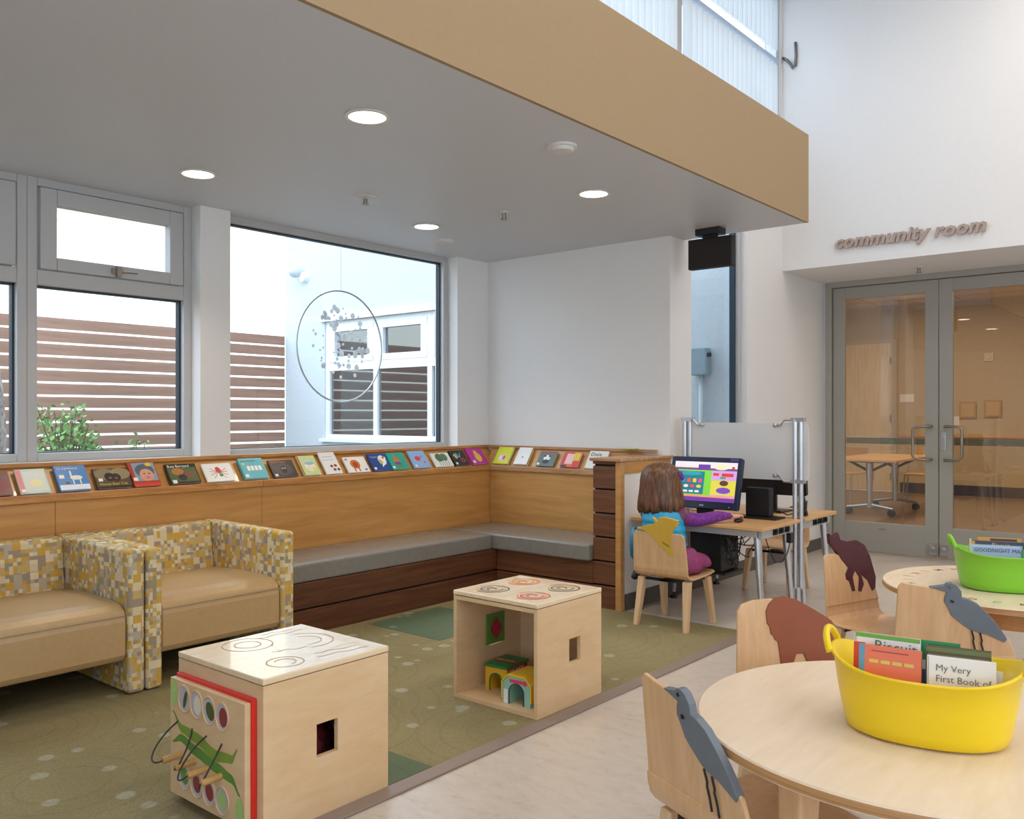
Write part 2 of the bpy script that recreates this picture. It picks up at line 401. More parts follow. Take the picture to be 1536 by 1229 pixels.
obj('window_frame', MB().box(-3.20, -3.14, 5.69, 5.73, 0.85, 3.1).box(-3.20, -3.12, 6.575, 6.62, 0.85, 3.1).box(-3.20, -3.14, 5.73, 6.575, 0.85, 0.9), M['alu'], e5, 0.004)
obj('gasket', B(-3.195, -3.15, 6.555, 6.575, 0.9, 3.1), mat('#1d3340', 0.5), e5)
obj('pane', B(-3.172, -3.168, 5.73, 6.575, 0.9, 3.1), M['glass'], e5)
# clerestory
e6 = struct(thing('window_6', 'high clerestory window behind vertical blinds', 'window', (-3.15, 4.4, 3.42)))
f = MB(); f.box(-3.2, -3.1, 5.50, 5.61, 3.42, 4.92); f.box(-3.2, -3.09, 7.24, 7.29, 3.42, 4.92); f.box(-3.2, -3.1, 1.6, 1.65, 3.42, 4.92)
f.box(-3.2, -3.14, 1.65, 7.24, 4.31, 4.36); f.box(-3.2, -3.12, 1.65, 7.24, 3.42, 3.47); f.box(-3.2, -3.12, 1.65, 7.24, 4.87, 4.92)
obj('window_frame', f, M['alu'], e6, 0.004)
obj('pane', B(-3.19, -3.186, 1.65, 7.24, 3.47, 4.87), M['glass'], e6)
for nm, lb, y0, y1, za, zb in (('vertical_blind', 'lower white vertical blind nearest the corner of the clerestory', 5.62, 7.23, 3.46, 4.29),
                               ('vertical_blind', 'upper white vertical blind above the blue headrail', 5.62, 7.23, 4.40, 4.90),
                               ('vertical_blind', 'white vertical blind on the near side of the clerestory post', 3.2, 5.49, 3.46, 4.86)):
    vb = thing(nm, lb, 'blind', (-3.09, (y0 + y1) / 2, za), 0, 'clerestory blinds')
    n = int((y1 - y0) / 0.082)
    proto = None
    obj('headrail', B(-3.105, -3.065, y0, y1, zb, zb + 0.035), mat('#b9cbe0', 0.5), vb, 0.004)
    for i in range(n):
        yc = y0 + 0.045 + i * (y1 - y0 - 0.09) / (n - 1)
        if proto is None:
            rings = []
            for z in (za, zb - 0.012):
                rings.append([(0.012 * math.cos(t * math.pi) - 0.0, (t) * 0.088, z) for t in (-0.5, -0.25, 0, 0.25, 0.5)] + [(0.012 * math.cos(t * math.pi) - 0.001, t * 0.088, z) for t in (0.5, 0.25, 0, -0.25, -0.5)])
            proto = MB().loft(rings).mesh('vane', M['blind'])
        v = obj('vane', proto, None, vb, world=True)
        v.matrix_basis = Matrix.Translation((-3.088, yc, 0)) @ Matrix.Rotation(math.radians(-24), 4, 'Z')
tag(obj('wire_conduit', MB().tube([(-3.06, 7.30, 4.36), (-3.02, 7.30, 4.33), (-2.99, 7.30, 4.29), (-2.97, 7.305, 4.25), (-2.95, 7.31, 4.27), (-2.945, 7.312, 4.36), (-2.95, 7.312, 4.47)], 0.012, 8), mat('#7c7a76', 0.4, 0.6, 'cond'), smooth=True), 'grey flexible conduit by the corner of the high window', 'conduit')

# double glass doors
d = struct(thing('door_1', 'grey framed double glass doors under the lettering', 'door', (-2.053, YD, 0)))
obj('door_frame', MB().box(-3.04, -2.985, YD - 0.03, YD + 0.12, 0, 2.516).box(-1.12, -1.065, YD - 0.03, YD + 0.12, 0, 2.516).box(-2.985, -1.12, YD - 0.03, YD + 0.12, 2.465, 2.516), M['doorframe'], d, 0.004)
for s, x0, x1 in ((1, -2.98, -2.057), (-1, -2.049, -1.125)):
    st = 0.108
    leaf = obj('door_leaf', MB().box(x0, x0 + st, YD, YD + 0.045, 0.01, 2.46).box(x1 - st, x1, YD, YD + 0.045, 0.01, 2.46).box(x0 + st, x1 - st, YD, YD + 0.045, 0.01, 0.275).box(x0 + st, x1 - st, YD, YD + 0.045, 2.35, 2.46), M['doorframe'], d, 0.003)
    obj('pane', B(x0 + st, x1 - st, YD + 0.018, YD + 0.026, 0.275, 2.35), M['doorglass'], leaf)
    obj('push_bar', B(x0 + st, x1 - st, YD + 0.05, YD + 0.075, 1.0, 1.06), mat('#93988c', 0.4, 0.4, 'bar'), leaf, 0.004)
    hx = (x1 - 0.055) if s == 1 else (x0 + 0.055); hq = hx - s * 0.14
    pts = [(hx, YD - 0.0, 1.165), (hx, YD - 0.05, 1.165), (hq + s * 0.03, YD - 0.06, 1.165), (hq, YD - 0.06, 1.14), (hq, YD - 0.06, 0.90), (hq + s * 0.03, YD - 0.06, 0.872), (hx, YD - 0.05, 0.872), (hx, YD, 0.872)]
    obj('pull_handle', MB().tube(pts, 0.012, 10), M['steel'], leaf, smooth=True)
    kx = x1 - 0.04 if s == 1 else x0 + 0.045
    obj('door_holder', MB().box(kx - 0.03, kx + 0.03, YD - 0.02, YD, 0.03, 0.13).cyl((kx, YD - 0.03, 0.09), (kx, YD - 0.05, 0.075), 0.028, 0.024), M['chrome'], leaf)
    if s == -1:
        obj('lock_plate', MB().box(x0 + 0.02, x0 + 0.055, YD - 0.012, YD, 0.95, 1.11).cyl((x0 + 0.037, YD - 0.012, 1.07), (x0 + 0.037, YD - 0.02, 1.07), 0.012), M['chrome'], leaf, 0.004)
    else:
        obj('name_plate', B(-2.56, -2.50, YD - 0.003, YD, 0.215, 0.225), M['steel'], leaf)
sg = thing('wall_sign', 'grey slanted lettering reading community room above the doors', 'sign', (-2.04, YH, 2.65))
def max_x(st): return max(v.co.x for v in text_mesh(st, 0.155, 0.011, shear=0.25, bold=0.004).vertices)
phrase = 'community room'
full = max_x(phrase)
for k, ch in enumerate(phrase):
    if ch == ' ': continue
    me = text_mesh(ch, 0.155, 0.011, shear=0.25, bold=0.004); me.materials.append(mat('#b29c90', 0.5))
    off = max_x(phrase[:k + 1]) - max(v.co.x for v in me.vertices)
    me.transform(frame((1, 0, 0), (0, 0, 1), (-2.615, YH - 0.022, 2.648)) @ Matrix.Diagonal((1.14 / full, 1, 1, 1)) @ Matrix.Translation((off, 0, 0)))
    obj('letter', me, None, sg)

# community room beyond the doors
struct(obj('wall_far', B(-7.5, 2.5, 15.04, 15.15, 0, 3.05), M['commwall']), 'tan far wall of the community room', 'wall')
struct(obj('wall_far_side', MB().box(-7.6, -7.5, YD, 15.1, 0, 3.05).box(2.5, 2.6, YD, 15.1, 0, 3.05), M['commwall']), 'side walls of the community room', 'wall')
cc = struct(obj('ceiling', B(-7.5, 2.5, YD + 0.12, 15.04, 3.05, 3.15), mat('#e8d4bc', 0.8)), 'tiled ceiling of the community room', 'ceiling')
for k in range(12): obj('ceiling_grid_bar', B(-7.5, 2.5, YD + 0.5 + k * 0.61 - 0.012, YD + 0.5 + k * 0.61 + 0.012, 3.043, 3.05), mat('#cdb79c', 0.7), cc)
for k in range(9): obj('ceiling_grid_bar', B(-7 + k * 1.22 - 0.012, -7 + k * 1.22 + 0.012, YD + 0.12, 15.04, 3.044, 3.051), mat('#cdb79c', 0.7), cc)
struct(obj('baseboard_far', B(-4.30, 2.5, 15.01, 15.04, 0, 0.16), mat('#4b4654', 0.5)), 'dark baseboard of the community room', 'baseboard')
struct(obj('trim_2', B(-4.30, 2.5, 15.0, 15.04, 0.905, 0.945), wood('chair_rail', '#d49a58', '#e0ac6c', (1, 8, 8), 0.4), None, 0.004), 'wooden chair rail in the community room', 'trim')
d2 = struct(thing('door_2', 'pale wood door on the far wall of the community room', 'door', (-4.8, 15.0, 0)))
obj('door_leaf', B(-5.40, -4.43, 14.97, 15.03, 0.01, 2.44), wood('door_veneer', '#e2c08a', '#f0d8ae', (16, 1, 1.2), 0.4, 2.0), d2)
obj('door_frame', MB().box(-4.43, -4.34, 14.96, 15.04, 0, 2.5).box(-5.5, -5.40, 14.96, 15.04, 0, 2.5).box(-5.4, -4.43, 14.96, 15.04, 2.44, 2.5), mat('#c9b69a', 0.5), d2)
for z in (0.25, 1.2, 2.15): obj('hinge', B(-4.445, -4.42, 14.95, 14.97, z - 0.06, z + 0.06), M['steel'], d2)
tag(obj('notice', B(-4.31, -4.09, 15.025, 15.039, 1.47, 1.60), mat('#eee8dd', 0.6)), 'white notice plate beside the wood door', 'notice')
tag(obj('thermostat', MB().box(-3.07, -2.94, 15.02, 15.039, 2.09, 2.22).cyl((-3.005, 15.02, 2.155), (-3.005, 15.005, 2.155), 0.035), mat('#e3cfb4', 0.5), None, 0.004), 'small alarm unit high on the tan far wall', 'alarm')
tag(obj('light_switch', MB().box(-3.53, -3.42, 15.02, 15.039, 1.08, 1.24).box(-3.49, -3.46, 15.01, 15.02, 1.13, 1.19), mat('#efe6d6', 0.5), None, 0.004), 'white wall switch seen just right of the door meeting line', 'switch')
for px, pz, lab in ((-2.95, 1.36, 'framed picture nearest the right edge on the far wall'), (-3.30, 1.34, 'smaller framed picture beside the wall switch')):
    pf = thing('framed_picture', lab, 'picture', (px, 15.03, pz), 0, 'pictures on the far wall')
    obj('picture_frame', B(px - 0.12, px + 0.12, 15.015, 15.039, pz - 0.13, pz + 0.13), mat('#b98f5e', 0.5), pf)
    obj('picture_sheet', B(px - 0.095, px + 0.095, 15.01, 15.016, pz - 0.105, pz + 0.105), mat('#cdaa74', 0.6), pf)
# table and two chairs beyond the doors
t = thing('flip_top_table', 'wood topped table on casters behind the glass door', 'table', (-3.55, 11.8, 0))
obj('table_top', B(-4.05, -3.18, 10.95, 12.75, 0.69, 0.72), M['desk'], t, 0.004)
for yc in (11.3, 12.35):
    lg = obj('leg_column', MB().cyl((-3.6, yc, 0.1), (-3.6, yc, 0.45), 0.035).cyl((-3.6, yc, 0.45), (-3.6, yc, 0.66), 0.045), M['chrome'], t, smooth=False)
    obj('leg_foot', MB().tube([(-3.88, yc, 0.095), (-3.6, yc, 0.14), (-3.32, yc, 0.095)], 0.022), M['chrome'], lg)
    obj('leg_bracket', MB().tube([(-3.85, yc, 0.68), (-3.6, yc, 0.55), (-3.35, yc, 0.68)], 0.018).box(-3.85, -3.35, yc - 0.04, yc + 0.04, 0.665, 0.69), M['black'], lg)
    for xc in (-3.86, -3.34): obj('caster', MB().cyl((xc, yc - 0.025, 0.045), (xc, yc + 0.025, 0.045), 0.045, n=16).cyl((xc, yc, 0.045), (xc, yc, 0.095), 0.012), M['black'], lg)
def stack_chair(label, x, y, rz):
    c = thing('stacking_chair', label, 'chair', (x, y, 0), rz, 'community room chairs')
    obj('seat', MB().box(-0.21, 0.21, -0.2, 0.2, 0.43, 0.445), M['desk'], c, 0.006, world=False)
    obj('backrest', MB().box(-0.2, 0.2, -0.25, -0.235, 0.6, 0.8), M['desk'], c, 0.006, world=False)
    for sx in (-1, 1):
        obj('leg', MB().cyl((sx * 0.2, 0.18, 0.43), (sx * 0.23, 0.24, 0), 0.01), M['chrome'], c, world=False)
        obj('leg', MB().tube([(sx * 0.2, -0.24, 0.8), (sx * 0.2, -0.21, 0.43), (sx * 0.23, -0.27, 0)], 0.01), M['chrome'], c, world=False)
stack_chair('wood seated chair in front of the far wood door', -4.35, 12.6, 2.9)
stack_chair('wood seated chair beside the far table leg', -3.42, 12.95, 3.3)

# outdoors
struct(obj('ground', B(-24, -5.02, -14, 6.7, -0.2, -0.05), mottled('courtyard_soil', '#7b7263', '#938a78', 6, 0.95)), 'pale courtyard ground outside', 'ground')
fe = thing('slat_fence', 'brown horizontal slat fence outside the windows', 'fence', (-9.42, 1.0, -0.05))
sl = B(-9.43, -9.40, -9.0, 6.69, 0, 0.113).mesh('slat', M['fence'])
for k in range(17):
    o = obj('slat', sl, None, fe); o.matrix_basis = Matrix.Translation((0, 0, -0.02 + k * 0.136))
for y in (-7, -4.6, -2.2): obj('post', B(-9.52, -9.43, y, y + 0.09, -0.05, 2.3), M['fence'], fe)
# wing of the building seen through the big window
ww = MB(); ww.box(-9.4, -8.60, 6.70, 6.95, -0.1, 3.9); ww.box(-6.62, -3.221, 6.70, 6.95, -0.1, 3.9)
ww.box(-8.60, -6.62, 6.70, 6.95, -0.1, 0.97); ww.box(-8.60, -6.62, 6.70, 6.95, 2.40, 3.9)
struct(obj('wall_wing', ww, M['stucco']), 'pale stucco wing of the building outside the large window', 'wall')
e7 = struct(thing('window_7', 'white framed windows of the stucco wing outside', 'window', (-7.6, 6.72, 0.97)))
f = MB(); wx = [-8.60, -7.70, -6.80]
white = mat('#e9edf0', 0.5)
for a in (-8.60, -7.73, -6.84): f.box(a, a + 0.07, 6.72, 6.8, 0.97, 2.40)
for z in (0.97, 1.80, 2.34): f.box(-8.6, -6.62, 6.722, 6.8, z, z + (0.10 if z == 1.80 else 0.06))
f.box(-8.65, -6.62, 6.66, 6.72, 2.40, 2.46); f.box(-8.65, -6.62, 6.65, 6.72, 0.94, 0.98)
obj('window_frame', f, white, e7)
for a, b in ((-8.53, -7.73), (-7.66, -6.84), (-6.77, -6.62)):
    obj('pane', B(a, b, 6.75, 6.756, 1.03, 1.80), M['farglass'], e7)
    s_ = obj('sash', MB().box(a, min(a + 0.1, b), 6.715, 6.79, 1.9, 2.34).box(max(a, b - 0.1), b, 6.715, 6.79, 1.9, 2.34).box(a, b, 6.716, 6.79, 1.9, 1.97).box(a, b, 6.716, 6.79, 2.27, 2.34), white, e7)
    obj('pane', B(a, b, 6.757, 6.76, 1.95, 2.3), M['farglass'], s_)
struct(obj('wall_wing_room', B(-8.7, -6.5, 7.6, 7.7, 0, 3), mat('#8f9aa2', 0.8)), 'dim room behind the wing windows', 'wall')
cb = thing('security_light', 'white round security light high on the stucco wing', 'light', (-9.03, 6.68, 3.03))
obj('mount', MB().cyl((-8.98, 6.70, 2.98), (-8.98, 6.64, 2.98), 0.07, 0.06, 16), white, cb)
obj('lamp_head', MB().ball((-9.07, 6.60, 3.05), (0.075, 0.085, 0.075)), mat('#c5cdd4', 0.3), cb, smooth=True)
jb = thing('junction_box', 'grey electrical box on the wall outside the narrow window', 'box', (-3.46, 6.68, 1.70))
obj('box_body', B(-3.58, -3.43, 6.60, 6.699, 1.60, 1.83), mat('#8fa3ad', 0.5), jb, 0.01)
obj('box_knob', MB().cyl((-3.43, 6.64, 1.77), (-3.405, 6.64, 1.77), 0.02), M['black'], jb)
obj('conduit', MB().cyl((-3.50, 6.66, 0.2), (-3.50, 6.66, 1.60), 0.022), mat('#c3ccd0', 0.4), jb, smooth=True)
nh = thing('neighbour_house', 'sunlit cream house with eave beyond the fence', 'house', (-15, 3, -0.05))
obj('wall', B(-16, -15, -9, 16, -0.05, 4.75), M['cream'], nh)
obj('eave', MB().box(-16.2, -14.3, -9.2, 16.2, 4.75, 4.95), mat('#efe6c6', 0.8), nh)
# tree trunk and shrub
rings = []; random.seed(3)
for k in range(16):
    z = -0.05 + k * 0.3; r = 0.20 + 0.04 * math.exp(-z) + 0.012 * math.sin(k * 1.7)
    rings.append([(-6.6 - 0.03 * k * 0.3 + r * (1 + 0.08 * math.sin(5 * a + k)) * math.cos(a), 2.19 - 0.02 * z + r * (1 + 0.08 * math.sin(4 * a + k)) * math.sin(a), z) for a in [2 * math.pi * i / 18 for i in range(18)]])
tr = thing('tree', 'grey barked tree trunk outside the leftmost window', 'tree', (-6.6, 2.19, -0.05))
obj('trunk', MB().loft(rings), M['bark'], tr, smooth=True)
def shrub(label, cx, cy, h, n, rad):
    s = thing('garden_shrub', label, 'shrub', (cx, cy, -0.05), 0, 'shrubs along the fence')
    st = MB(); lf = MB()
    for i in range(n):
        a = random.uniform(0, 6.283); tip = Vector((cx + rad * math.cos(a) * random.uniform(.3, 1), cy + rad * math.sin(a) * random.uniform(.3, 1), h * random.uniform(0.65, 1.0)))
        st.tube([(cx, cy, -0.05), (cx + (tip.x - cx) * .35, cy + (tip.y - cy) * .35, tip.z * .6), tip], [0.012, 0.008, 0.004], 5)
        for k in range(48):
            t = random.uniform(0.45, 1.0)
            p = Vector((cx, cy, 0)).lerp(tip, t) + Vector([random.gauss(0, 0.05) for _ in range(3)])
            u = Vector([random.gauss(0, 1) for _ in range(3)]).normalized(); v = u.orthogonal().normalized()
            L = random.uniform(0.04, 0.075)
            lf.add([p, p + u * L * .5 + v * L * .3, p + u * L, p + u * L * .5 - v * L * .3], [(0, 1, 2, 3)])
    obj('stem', st, mat('#5a5a34', 0.8), s)
    o = obj('foliage', lf, mottled('leaf_green', '#4d7a3c', '#87ad62', 9, 0.7), s); o['kind'] = 'stuff'
random.seed(11)
shrub('leafy green shrub in front of the slat fence', -8.6, 3.65, 1.37, 26, 0.34)
shrub('small low green plant beside the taller shrub', -8.6, 4.45, 1.03, 8, 0.14)
# ring decoration hanging in the big window
rd = thing('ring_mobile', 'thin metal ring full of clear bubbles in the large window', 'decoration', (-4.97, 3.98, 1.85))
rc = (4.03, 1.76)
obj('ring', MB().tube([(-4.985, rc[0] + 0.385 * math.cos(a), rc[1] + 0.40 * math.sin(a)) for a in [2 * math.pi * i / 64 for i in range(64)]], 0.0065, 6, True), M['chrome'], rd, smooth=True)
random.seed(5)
bubble = MB().ball((0, 0, 0), (0.004, 1, 1), 12, 8).mesh('bubble', M['blind'], True)
for i in range(84):
    a = random.uniform(0, 6.283); r = 0.27 * math.sqrt(random.random())
    o = obj('bubble', bubble, None, rd); k = random.choice((0.008, 0.010, 0.013, 0.016, 0.022))
    o.matrix_basis = Matrix.Translation((-4.985, rc[0] + r * math.cos(a) * .95, rc[1] + 0.02 + r * math.sin(a))) @ Matrix.Diagonal((1, k, k, 1))
obj('hanging_wire', MB().tube([(-4.985, rc[0], rc[1] + 0.4), (-4.985, rc[0], 2.47)], 0.0012, 5), M['steel'], rd)

# ceiling fittings
for lx, ly, lab in ((-2.81, 2.41, 'largest round recessed downlight nearest the tan fascia'), (-4.15, 2.42, 'round recessed downlight above the left window'), (-2.81, 4.07, 'round recessed downlight toward the far end of the fascia'), (-4.15, 4.07, 'round recessed downlight near the ceiling corner by the large window')):
    dl = thing('downlight', lab, 'light', (lx, ly, ZC), 0, 'recessed downlights')
    obj('trim_ring', MB().lathe([(0.078, 0.0), (0.092, -0.001), (0.094, -0.006), (0.078, -0.008)], (lx, ly, ZC), 32, cap=False), mat('#e6e3de', 0.4), dl)
    obj('lens', MB().lathe([(0.0005, -0.004), (0.08, -0.004), (0.08, -0.002), (0.0005, -0.002)], (lx, ly, ZC), 32), M['lamp'], dl)
    l = bpy.data.lights.new('downlight_bulb', 'SPOT'); l.energy = 26; l.color = (1, 0.83, 0.62); l.spot_size = math.radians(115); l.spot_blend = 0.7; l.shadow_soft_size = 0.07
    o = bpy.data.objects.new('downlight_bulb', l); COL.objects.link(o); o.parent = dl; o.location = (0, 0, -0.02)
def detector(label, x, y, r, h):
    t = thing('smoke_detector', label, 'detector', (x, y, ZC))
    obj('base_plate', MB().lathe([(r, 0), (r, -h * .35), (r * .9, -h * .4)], (x, y, ZC), 28), mat('#dedcda', 0.5), t)
    obj('sensor_cap', MB().lathe([(r * .8, -h * .4), (r * .72, -h * .9), (r * .4, -h), (0.001, -h)], (x, y, ZC), 28), mat('#d6d4d2', 0.5), t)
detector('round white smoke detector near the tan fascia', -2.429, 3.261, 0.07, 0.03)
detector('flat round detector above the large window corner', -4.404, 4.488, 0.075, 0.02)
def sprinkler(label, x, y, z=ZC, esc=0.05, drop=0.045):
    t = thing('sprinkler', label, 'sprinkler', (x, y, z))
    obj('escutcheon', MB().lathe([(esc, 0), (esc * .95, -0.006), (0.015, -0.012)], (x, y, z), 20), mat('#cfcdcb', 0.4), t)
    obj('nozzle', MB().cyl((x, y, z - 0.01), (x, y, z - drop), 0.010, 0.007).box(x - 0.014, x - 0.010, y - 0.003, y + 0.003, z - drop, z - 0.012).box(x + 0.010, x + 0.014, y - 0.003, y + 0.003, z - drop, z - 0.012), M['steel'], t)
    obj('deflector', MB().cyl((x, y, z - drop), (x, y, z - drop - 0.003), 0.022, n=16), M['steel'], t)
sprinkler('white domed sprinkler in the middle of the nook ceiling', -3.87, 3.305, ZC, 0.07, 0.04)
sprinkler('small metal sprinkler head between the far downlights', -3.495, 4.093, ZC, 0.035, 0.045)
sprinkler('sprinkler head under the header above the doors', -2.1, 7.85, 2.516, 0.04, 0.045)
bx = thing('ceiling_sign_box', 'black flat box hanging from the ceiling over the computer', 'sign', (-2.74, 5.36, ZC))
obj('canopy', B(-2.84, -2.66, 5.31, 5.41, ZC - 0.045, ZC), M['black'], bx, 0.006)
obj('stem', B(-2.80, -2.70, 5.345, 5.375, ZC - 0.07, ZC - 0.04), M['black'], bx)
obj('housing', B(-2.905, -2.585, 5.335, 5.39, ZC - 0.265, ZC - 0.062), mat('#1d1414', 0.6), bx, 0.006)
# ================================================================== BUILT-IN BENCH
XF, YF, XP, YP = -4.123, 4.747, -4.63, 5.25      # board fronts, back-panel fronts
bn = thing('corner_bench', 'built-in L shaped walnut fronted bench in the corner', 'bench', (-4.3, 4.9, 0))
lw = thing('book_ledge', 'honey wood panelling and book ledge below the windows', 'ledge', (-4.7, 2.8, 0))
lb = thing('book_ledge', 'honey wood panelling and book ledge on the white back wall', 'ledge', (-3.9, 5.33, 0))
YS = 2.835                                       # the bench seat starts beside the armchair
dark = mat('#20140d', 0.8)
obj('base_box', MB().box(XP + 0.002, XF - 0.022, YS, YP - 0.002, 0, 0.30).box(XF - 0.022, -3.29, YF + 0.022, YP - 0.002, 0, 0.30), dark, bn)
for z0, z1 in ((0.004, 0.147), (0.157, 0.303)):
    obj('seat_board', B(XF - 0.022, XF, YS, YF, z0, z1), M['walnut_y'], bn, 0.004)
    obj('seat_board', B(XF + 0.001, -3.2845, YF, YF + 0.022, z0, z1), M['walnut_x'], bn, 0.003)
for y0, y1 in ((-2.4, 0.68), (0.682, 1.909), (1.911, 3.128), (3.13, YP)):
    obj('back_panel', B(XP - 0.02, XP, y0, y1, 0.002, 0.825), M['maple_y'], lw, 0.0015)
obj('back_panel', B(XP + 0.001, -3.285, YP, YP + 0.02, 0.002, 0.825), M['maple_x'], lb, 0.0015)
obj('core', B(-4.765, XP - 0.02, -2.4, YB - 0.005, 0.002, 0.85), M['maple_y'], lw)
obj('core', B(XP - 0.018, -3.285, YP + 0.02, YB - 0.005, 0.002, 0.85), M['maple_x'], lb)
for y0, y1 in ((-2.4, 3.128), (3.13, YP + 0.01)):
    obj('ledge_lip', B(-4.665, XP + 0.018, y0, y1, 0.826, 0.868), M['ledge_y'], lw, 0.005)
obj('ledge_lip', B(XP + 0.019, -3.285, YP - 0.018, YP + 0.035, 0.826, 0.868), M['ledge_x'], lb, 0.005)
def quad_prism(pts, axis, a, b):
    m = MB()
    if axis == 'y': return m.loft([[(p, t, q) for p, q in pts] for t in (a, b)])
    return m.loft([[(t, p, q) for p, q in pts] for t in (a, b)])
obj('display_board', quad_prism([(-4.655, 0.85), (-4.655, 0.866), (-4.762, 1.002), (-4.765, 0.85)], 'y', -2.4, YP + 0.12), M['maple_y'], lw)
obj('display_board', quad_prism([(YP + 0.025, 0.85), (YP + 0.025, 0.866), (YP + 0.118, 1.002), (YP + 0.125, 0.85)], 'x', -4.70, -3.285), M['maple_x'], lb)
obj('sill_rail', B(-4.765, -4.742, -2.4, YB - 0.008, 1.0, 1.022), M['ledge_y'], lw, 0.003)
struct(obj('trim_3', MB().box(-4.87, -4.766, 0.02, 2.797, 1.0, 1.02).box(-4.87, -4.766, 2.998, 5.02, 1.0, 1.005), mat('#d9d6d0', 0.5)), 'pale window stool behind the book ledge', 'trim')
obj('sill_rail', B(-4.742, -3.16, YB - 0.03, YB - 0.008, 1.0, 1.022), M['ledge_x'], lb, 0.003)
# end wall of the bench
ew = struct(thing('wall_end', 'half height end wall of the bench with walnut slats', 'wall', (-3.18, 5.06, 0)))
obj('wall_core', B(-3.283, -3.075, 4.772, YB - 0.002, 0, 0.962), M['wall'], ew)
obj('wall_side_panel', B(-3.076, -3.069, 4.79, YB - 0.002, 0.105, 0.885), M['wall'], ew)
for k in range(0, 6): obj('slat', B(-3.283, -3.110, YF, YF + 0.022, 0.005 + k * 0.1565, 0.150 + k * 0.1565), M['walnut_x'], ew, 0.004)
obj('shadow_gap', B(-3.28, -3.112, YF + 0.021, 4.775, 0.0, 0.965), dark, ew)
obj('top_slat', B(-3.283, -3.112, YF, YF + 0.022, 0.946, 0.964), M['walnut_x'], ew)
obj('corner_trim', MB().box(-3.106, -3.064, YF - 0.004, 4.79, 0, 0.964), M['maple_x'], ew, 0.003)
obj('side_trim', MB().box(-3.074, -3.064, 4.79, YB, 0.885, 0.964), M['maple_y'], ew)
obj('cap', B(-3.30, -3.055, YF - 0.02, YB + 0.03, 0.965, 0.985), M['ledge_x'], ew, 0.004)
def cushion(label, x0, x1, y0, y1, z0, z1):
    c = tag(obj('bench_cushion', MB(), M['cushion']), label, 'cushion', 'bench cushions')
    me = c.data; bm = bmesh.new(); bmesh.ops.create_cube(bm, size=1)
    bmesh.ops.subdivide_edges(bm, edges=bm.edges[:], cuts=6, use_grid_fill=True)
    for v in bm.verts:
        u, s, t = v.co.x * 2, v.co.y * 2, v.co.z * 2
        v.co = ((x0 + x1) / 2 + u * (x1 - x0) / 2, (y0 + y1) / 2 + s * (y1 - y0) / 2, (z0 + z1) / 2 + t * (z1 - z0) / 2 * (1.0 if t < 0 else 0.88 + 0.12 * (1 - u ** 6) * (1 - s ** 6)))
    bm.to_mesh(me); bm.free(); me.polygons.foreach_set('use_smooth', [True] * len(me.polygons))
    b = c.modifiers.new('bevel', 'BEVEL'); b.width = 0.014; b.segments = 3; b.limit_method = 'ANGLE'; b.angle_limit = math.radians(50)
cushion('long grey bench cushion running along the window wall', XP + 0.004, XF - 0.004, YS, 4.705, 0.304, 0.42)
cushion('shorter grey bench cushion on the corner beside the end wall', XP + 0.004, -3.290, 4.71, YP - 0.004, 0.304, 0.42)

# ================================================================== PICTURE BOOKS
def book(label, w, h, t, cover, shapes, title, mtx, pages='#efeae0', group=None, name='picture_book', tcol='#ffffff', tsize=0.02, tpos=None):
    """book lying in the local xy plane, lower-left corner at the origin, thickness along +z"""
    b = thing(name, label, 'book', (0, 0, 0), 0, group); b.matrix_basis = mtx
    cv = mat(cover, 0.35, 0, 'cover')
    obj('back_cover', B(0, w, 0, h, 0, t * .12), cv, b, world=False)
    obj('pages', B(0.003, w - 0.003, 0.003, h - 0.003, t * .12, t * .88), mat(pages, 0.8), b, world=False)
    obj('spine', B(-0.001, 0.003, 0, h, 0, t), cv, b, world=False)
    fc = obj('front_cover', B(0, w, 0, h, t * .88, t), cv, b, world=False)
    if shapes:
        m = MB(); ms = []
        for i, s in enumerate(shapes):
            kind, cx, cy, sx, sy, c = s[:6]; rot = s[6] if len(s) > 6 else 0
            mm = mat(c, 0.4, 0, 'print')
            if mm not in ms: ms.append(mm)
            m.cur = ms.index(mm); z = t + 0.0003 + i * 0.00012
            if kind == 'r': pts = [(-1, -1), (1, -1), (1, 1), (-1, 1)]
            elif kind == 't': pts = [(-1, -1), (1, -1), (0, 1)]
            else: pts = [(math.cos(2 * math.pi * k / 16), math.sin(2 * math.pi * k / 16)) for k in range(16)]
            cr, sr = math.cos(rot), math.sin(rot)
            m.add([(w * cx + (p * sx * cr - q * sy * sr) * w, h * cy + (p * sx * sr + q * sy * cr) * w, z) for p, q in pts], [tuple(range(len(pts)))])
        obj('illustration', m, ms, fc, world=False)
    if title:
        me = text_mesh(title, tsize, 0.0); me.materials.append(mat(tcol, 0.4, 0, 'print'))
        tx, ty = tpos if tpos else (0.06, 0.84)
        me.transform(Matrix.Translation((w * tx, h * ty, t + 0.0022)))
        obj('title', me, None, fc, world=False)
    return b
S52 = math.atan2(0.136, 0.107)
def slope_left(y, lift=0.0):   # u along +y... lower-left corner seen from the room
    return frame((0, 1, 0), (-math.cos(S52), 0, math.sin(S52)), (-4.652 + 0.012, y, 0.870 + lift))
def slope_back(x, lift=0.0):
    sb = math.atan2(0.136, 0.093)
    return frame((1, 0, 0), (0, math.cos(sb), math.sin(sb)), (x, YP + 0.014, 0.870 + lift))
WIN = 'picture books on the window ledge'; BK = 'picture books on the ledge of the back wall'
def at(y0, y1): return y0, y1 - y0
leaf = [('e', .5, .45, .3, .3, '#c9342c')]
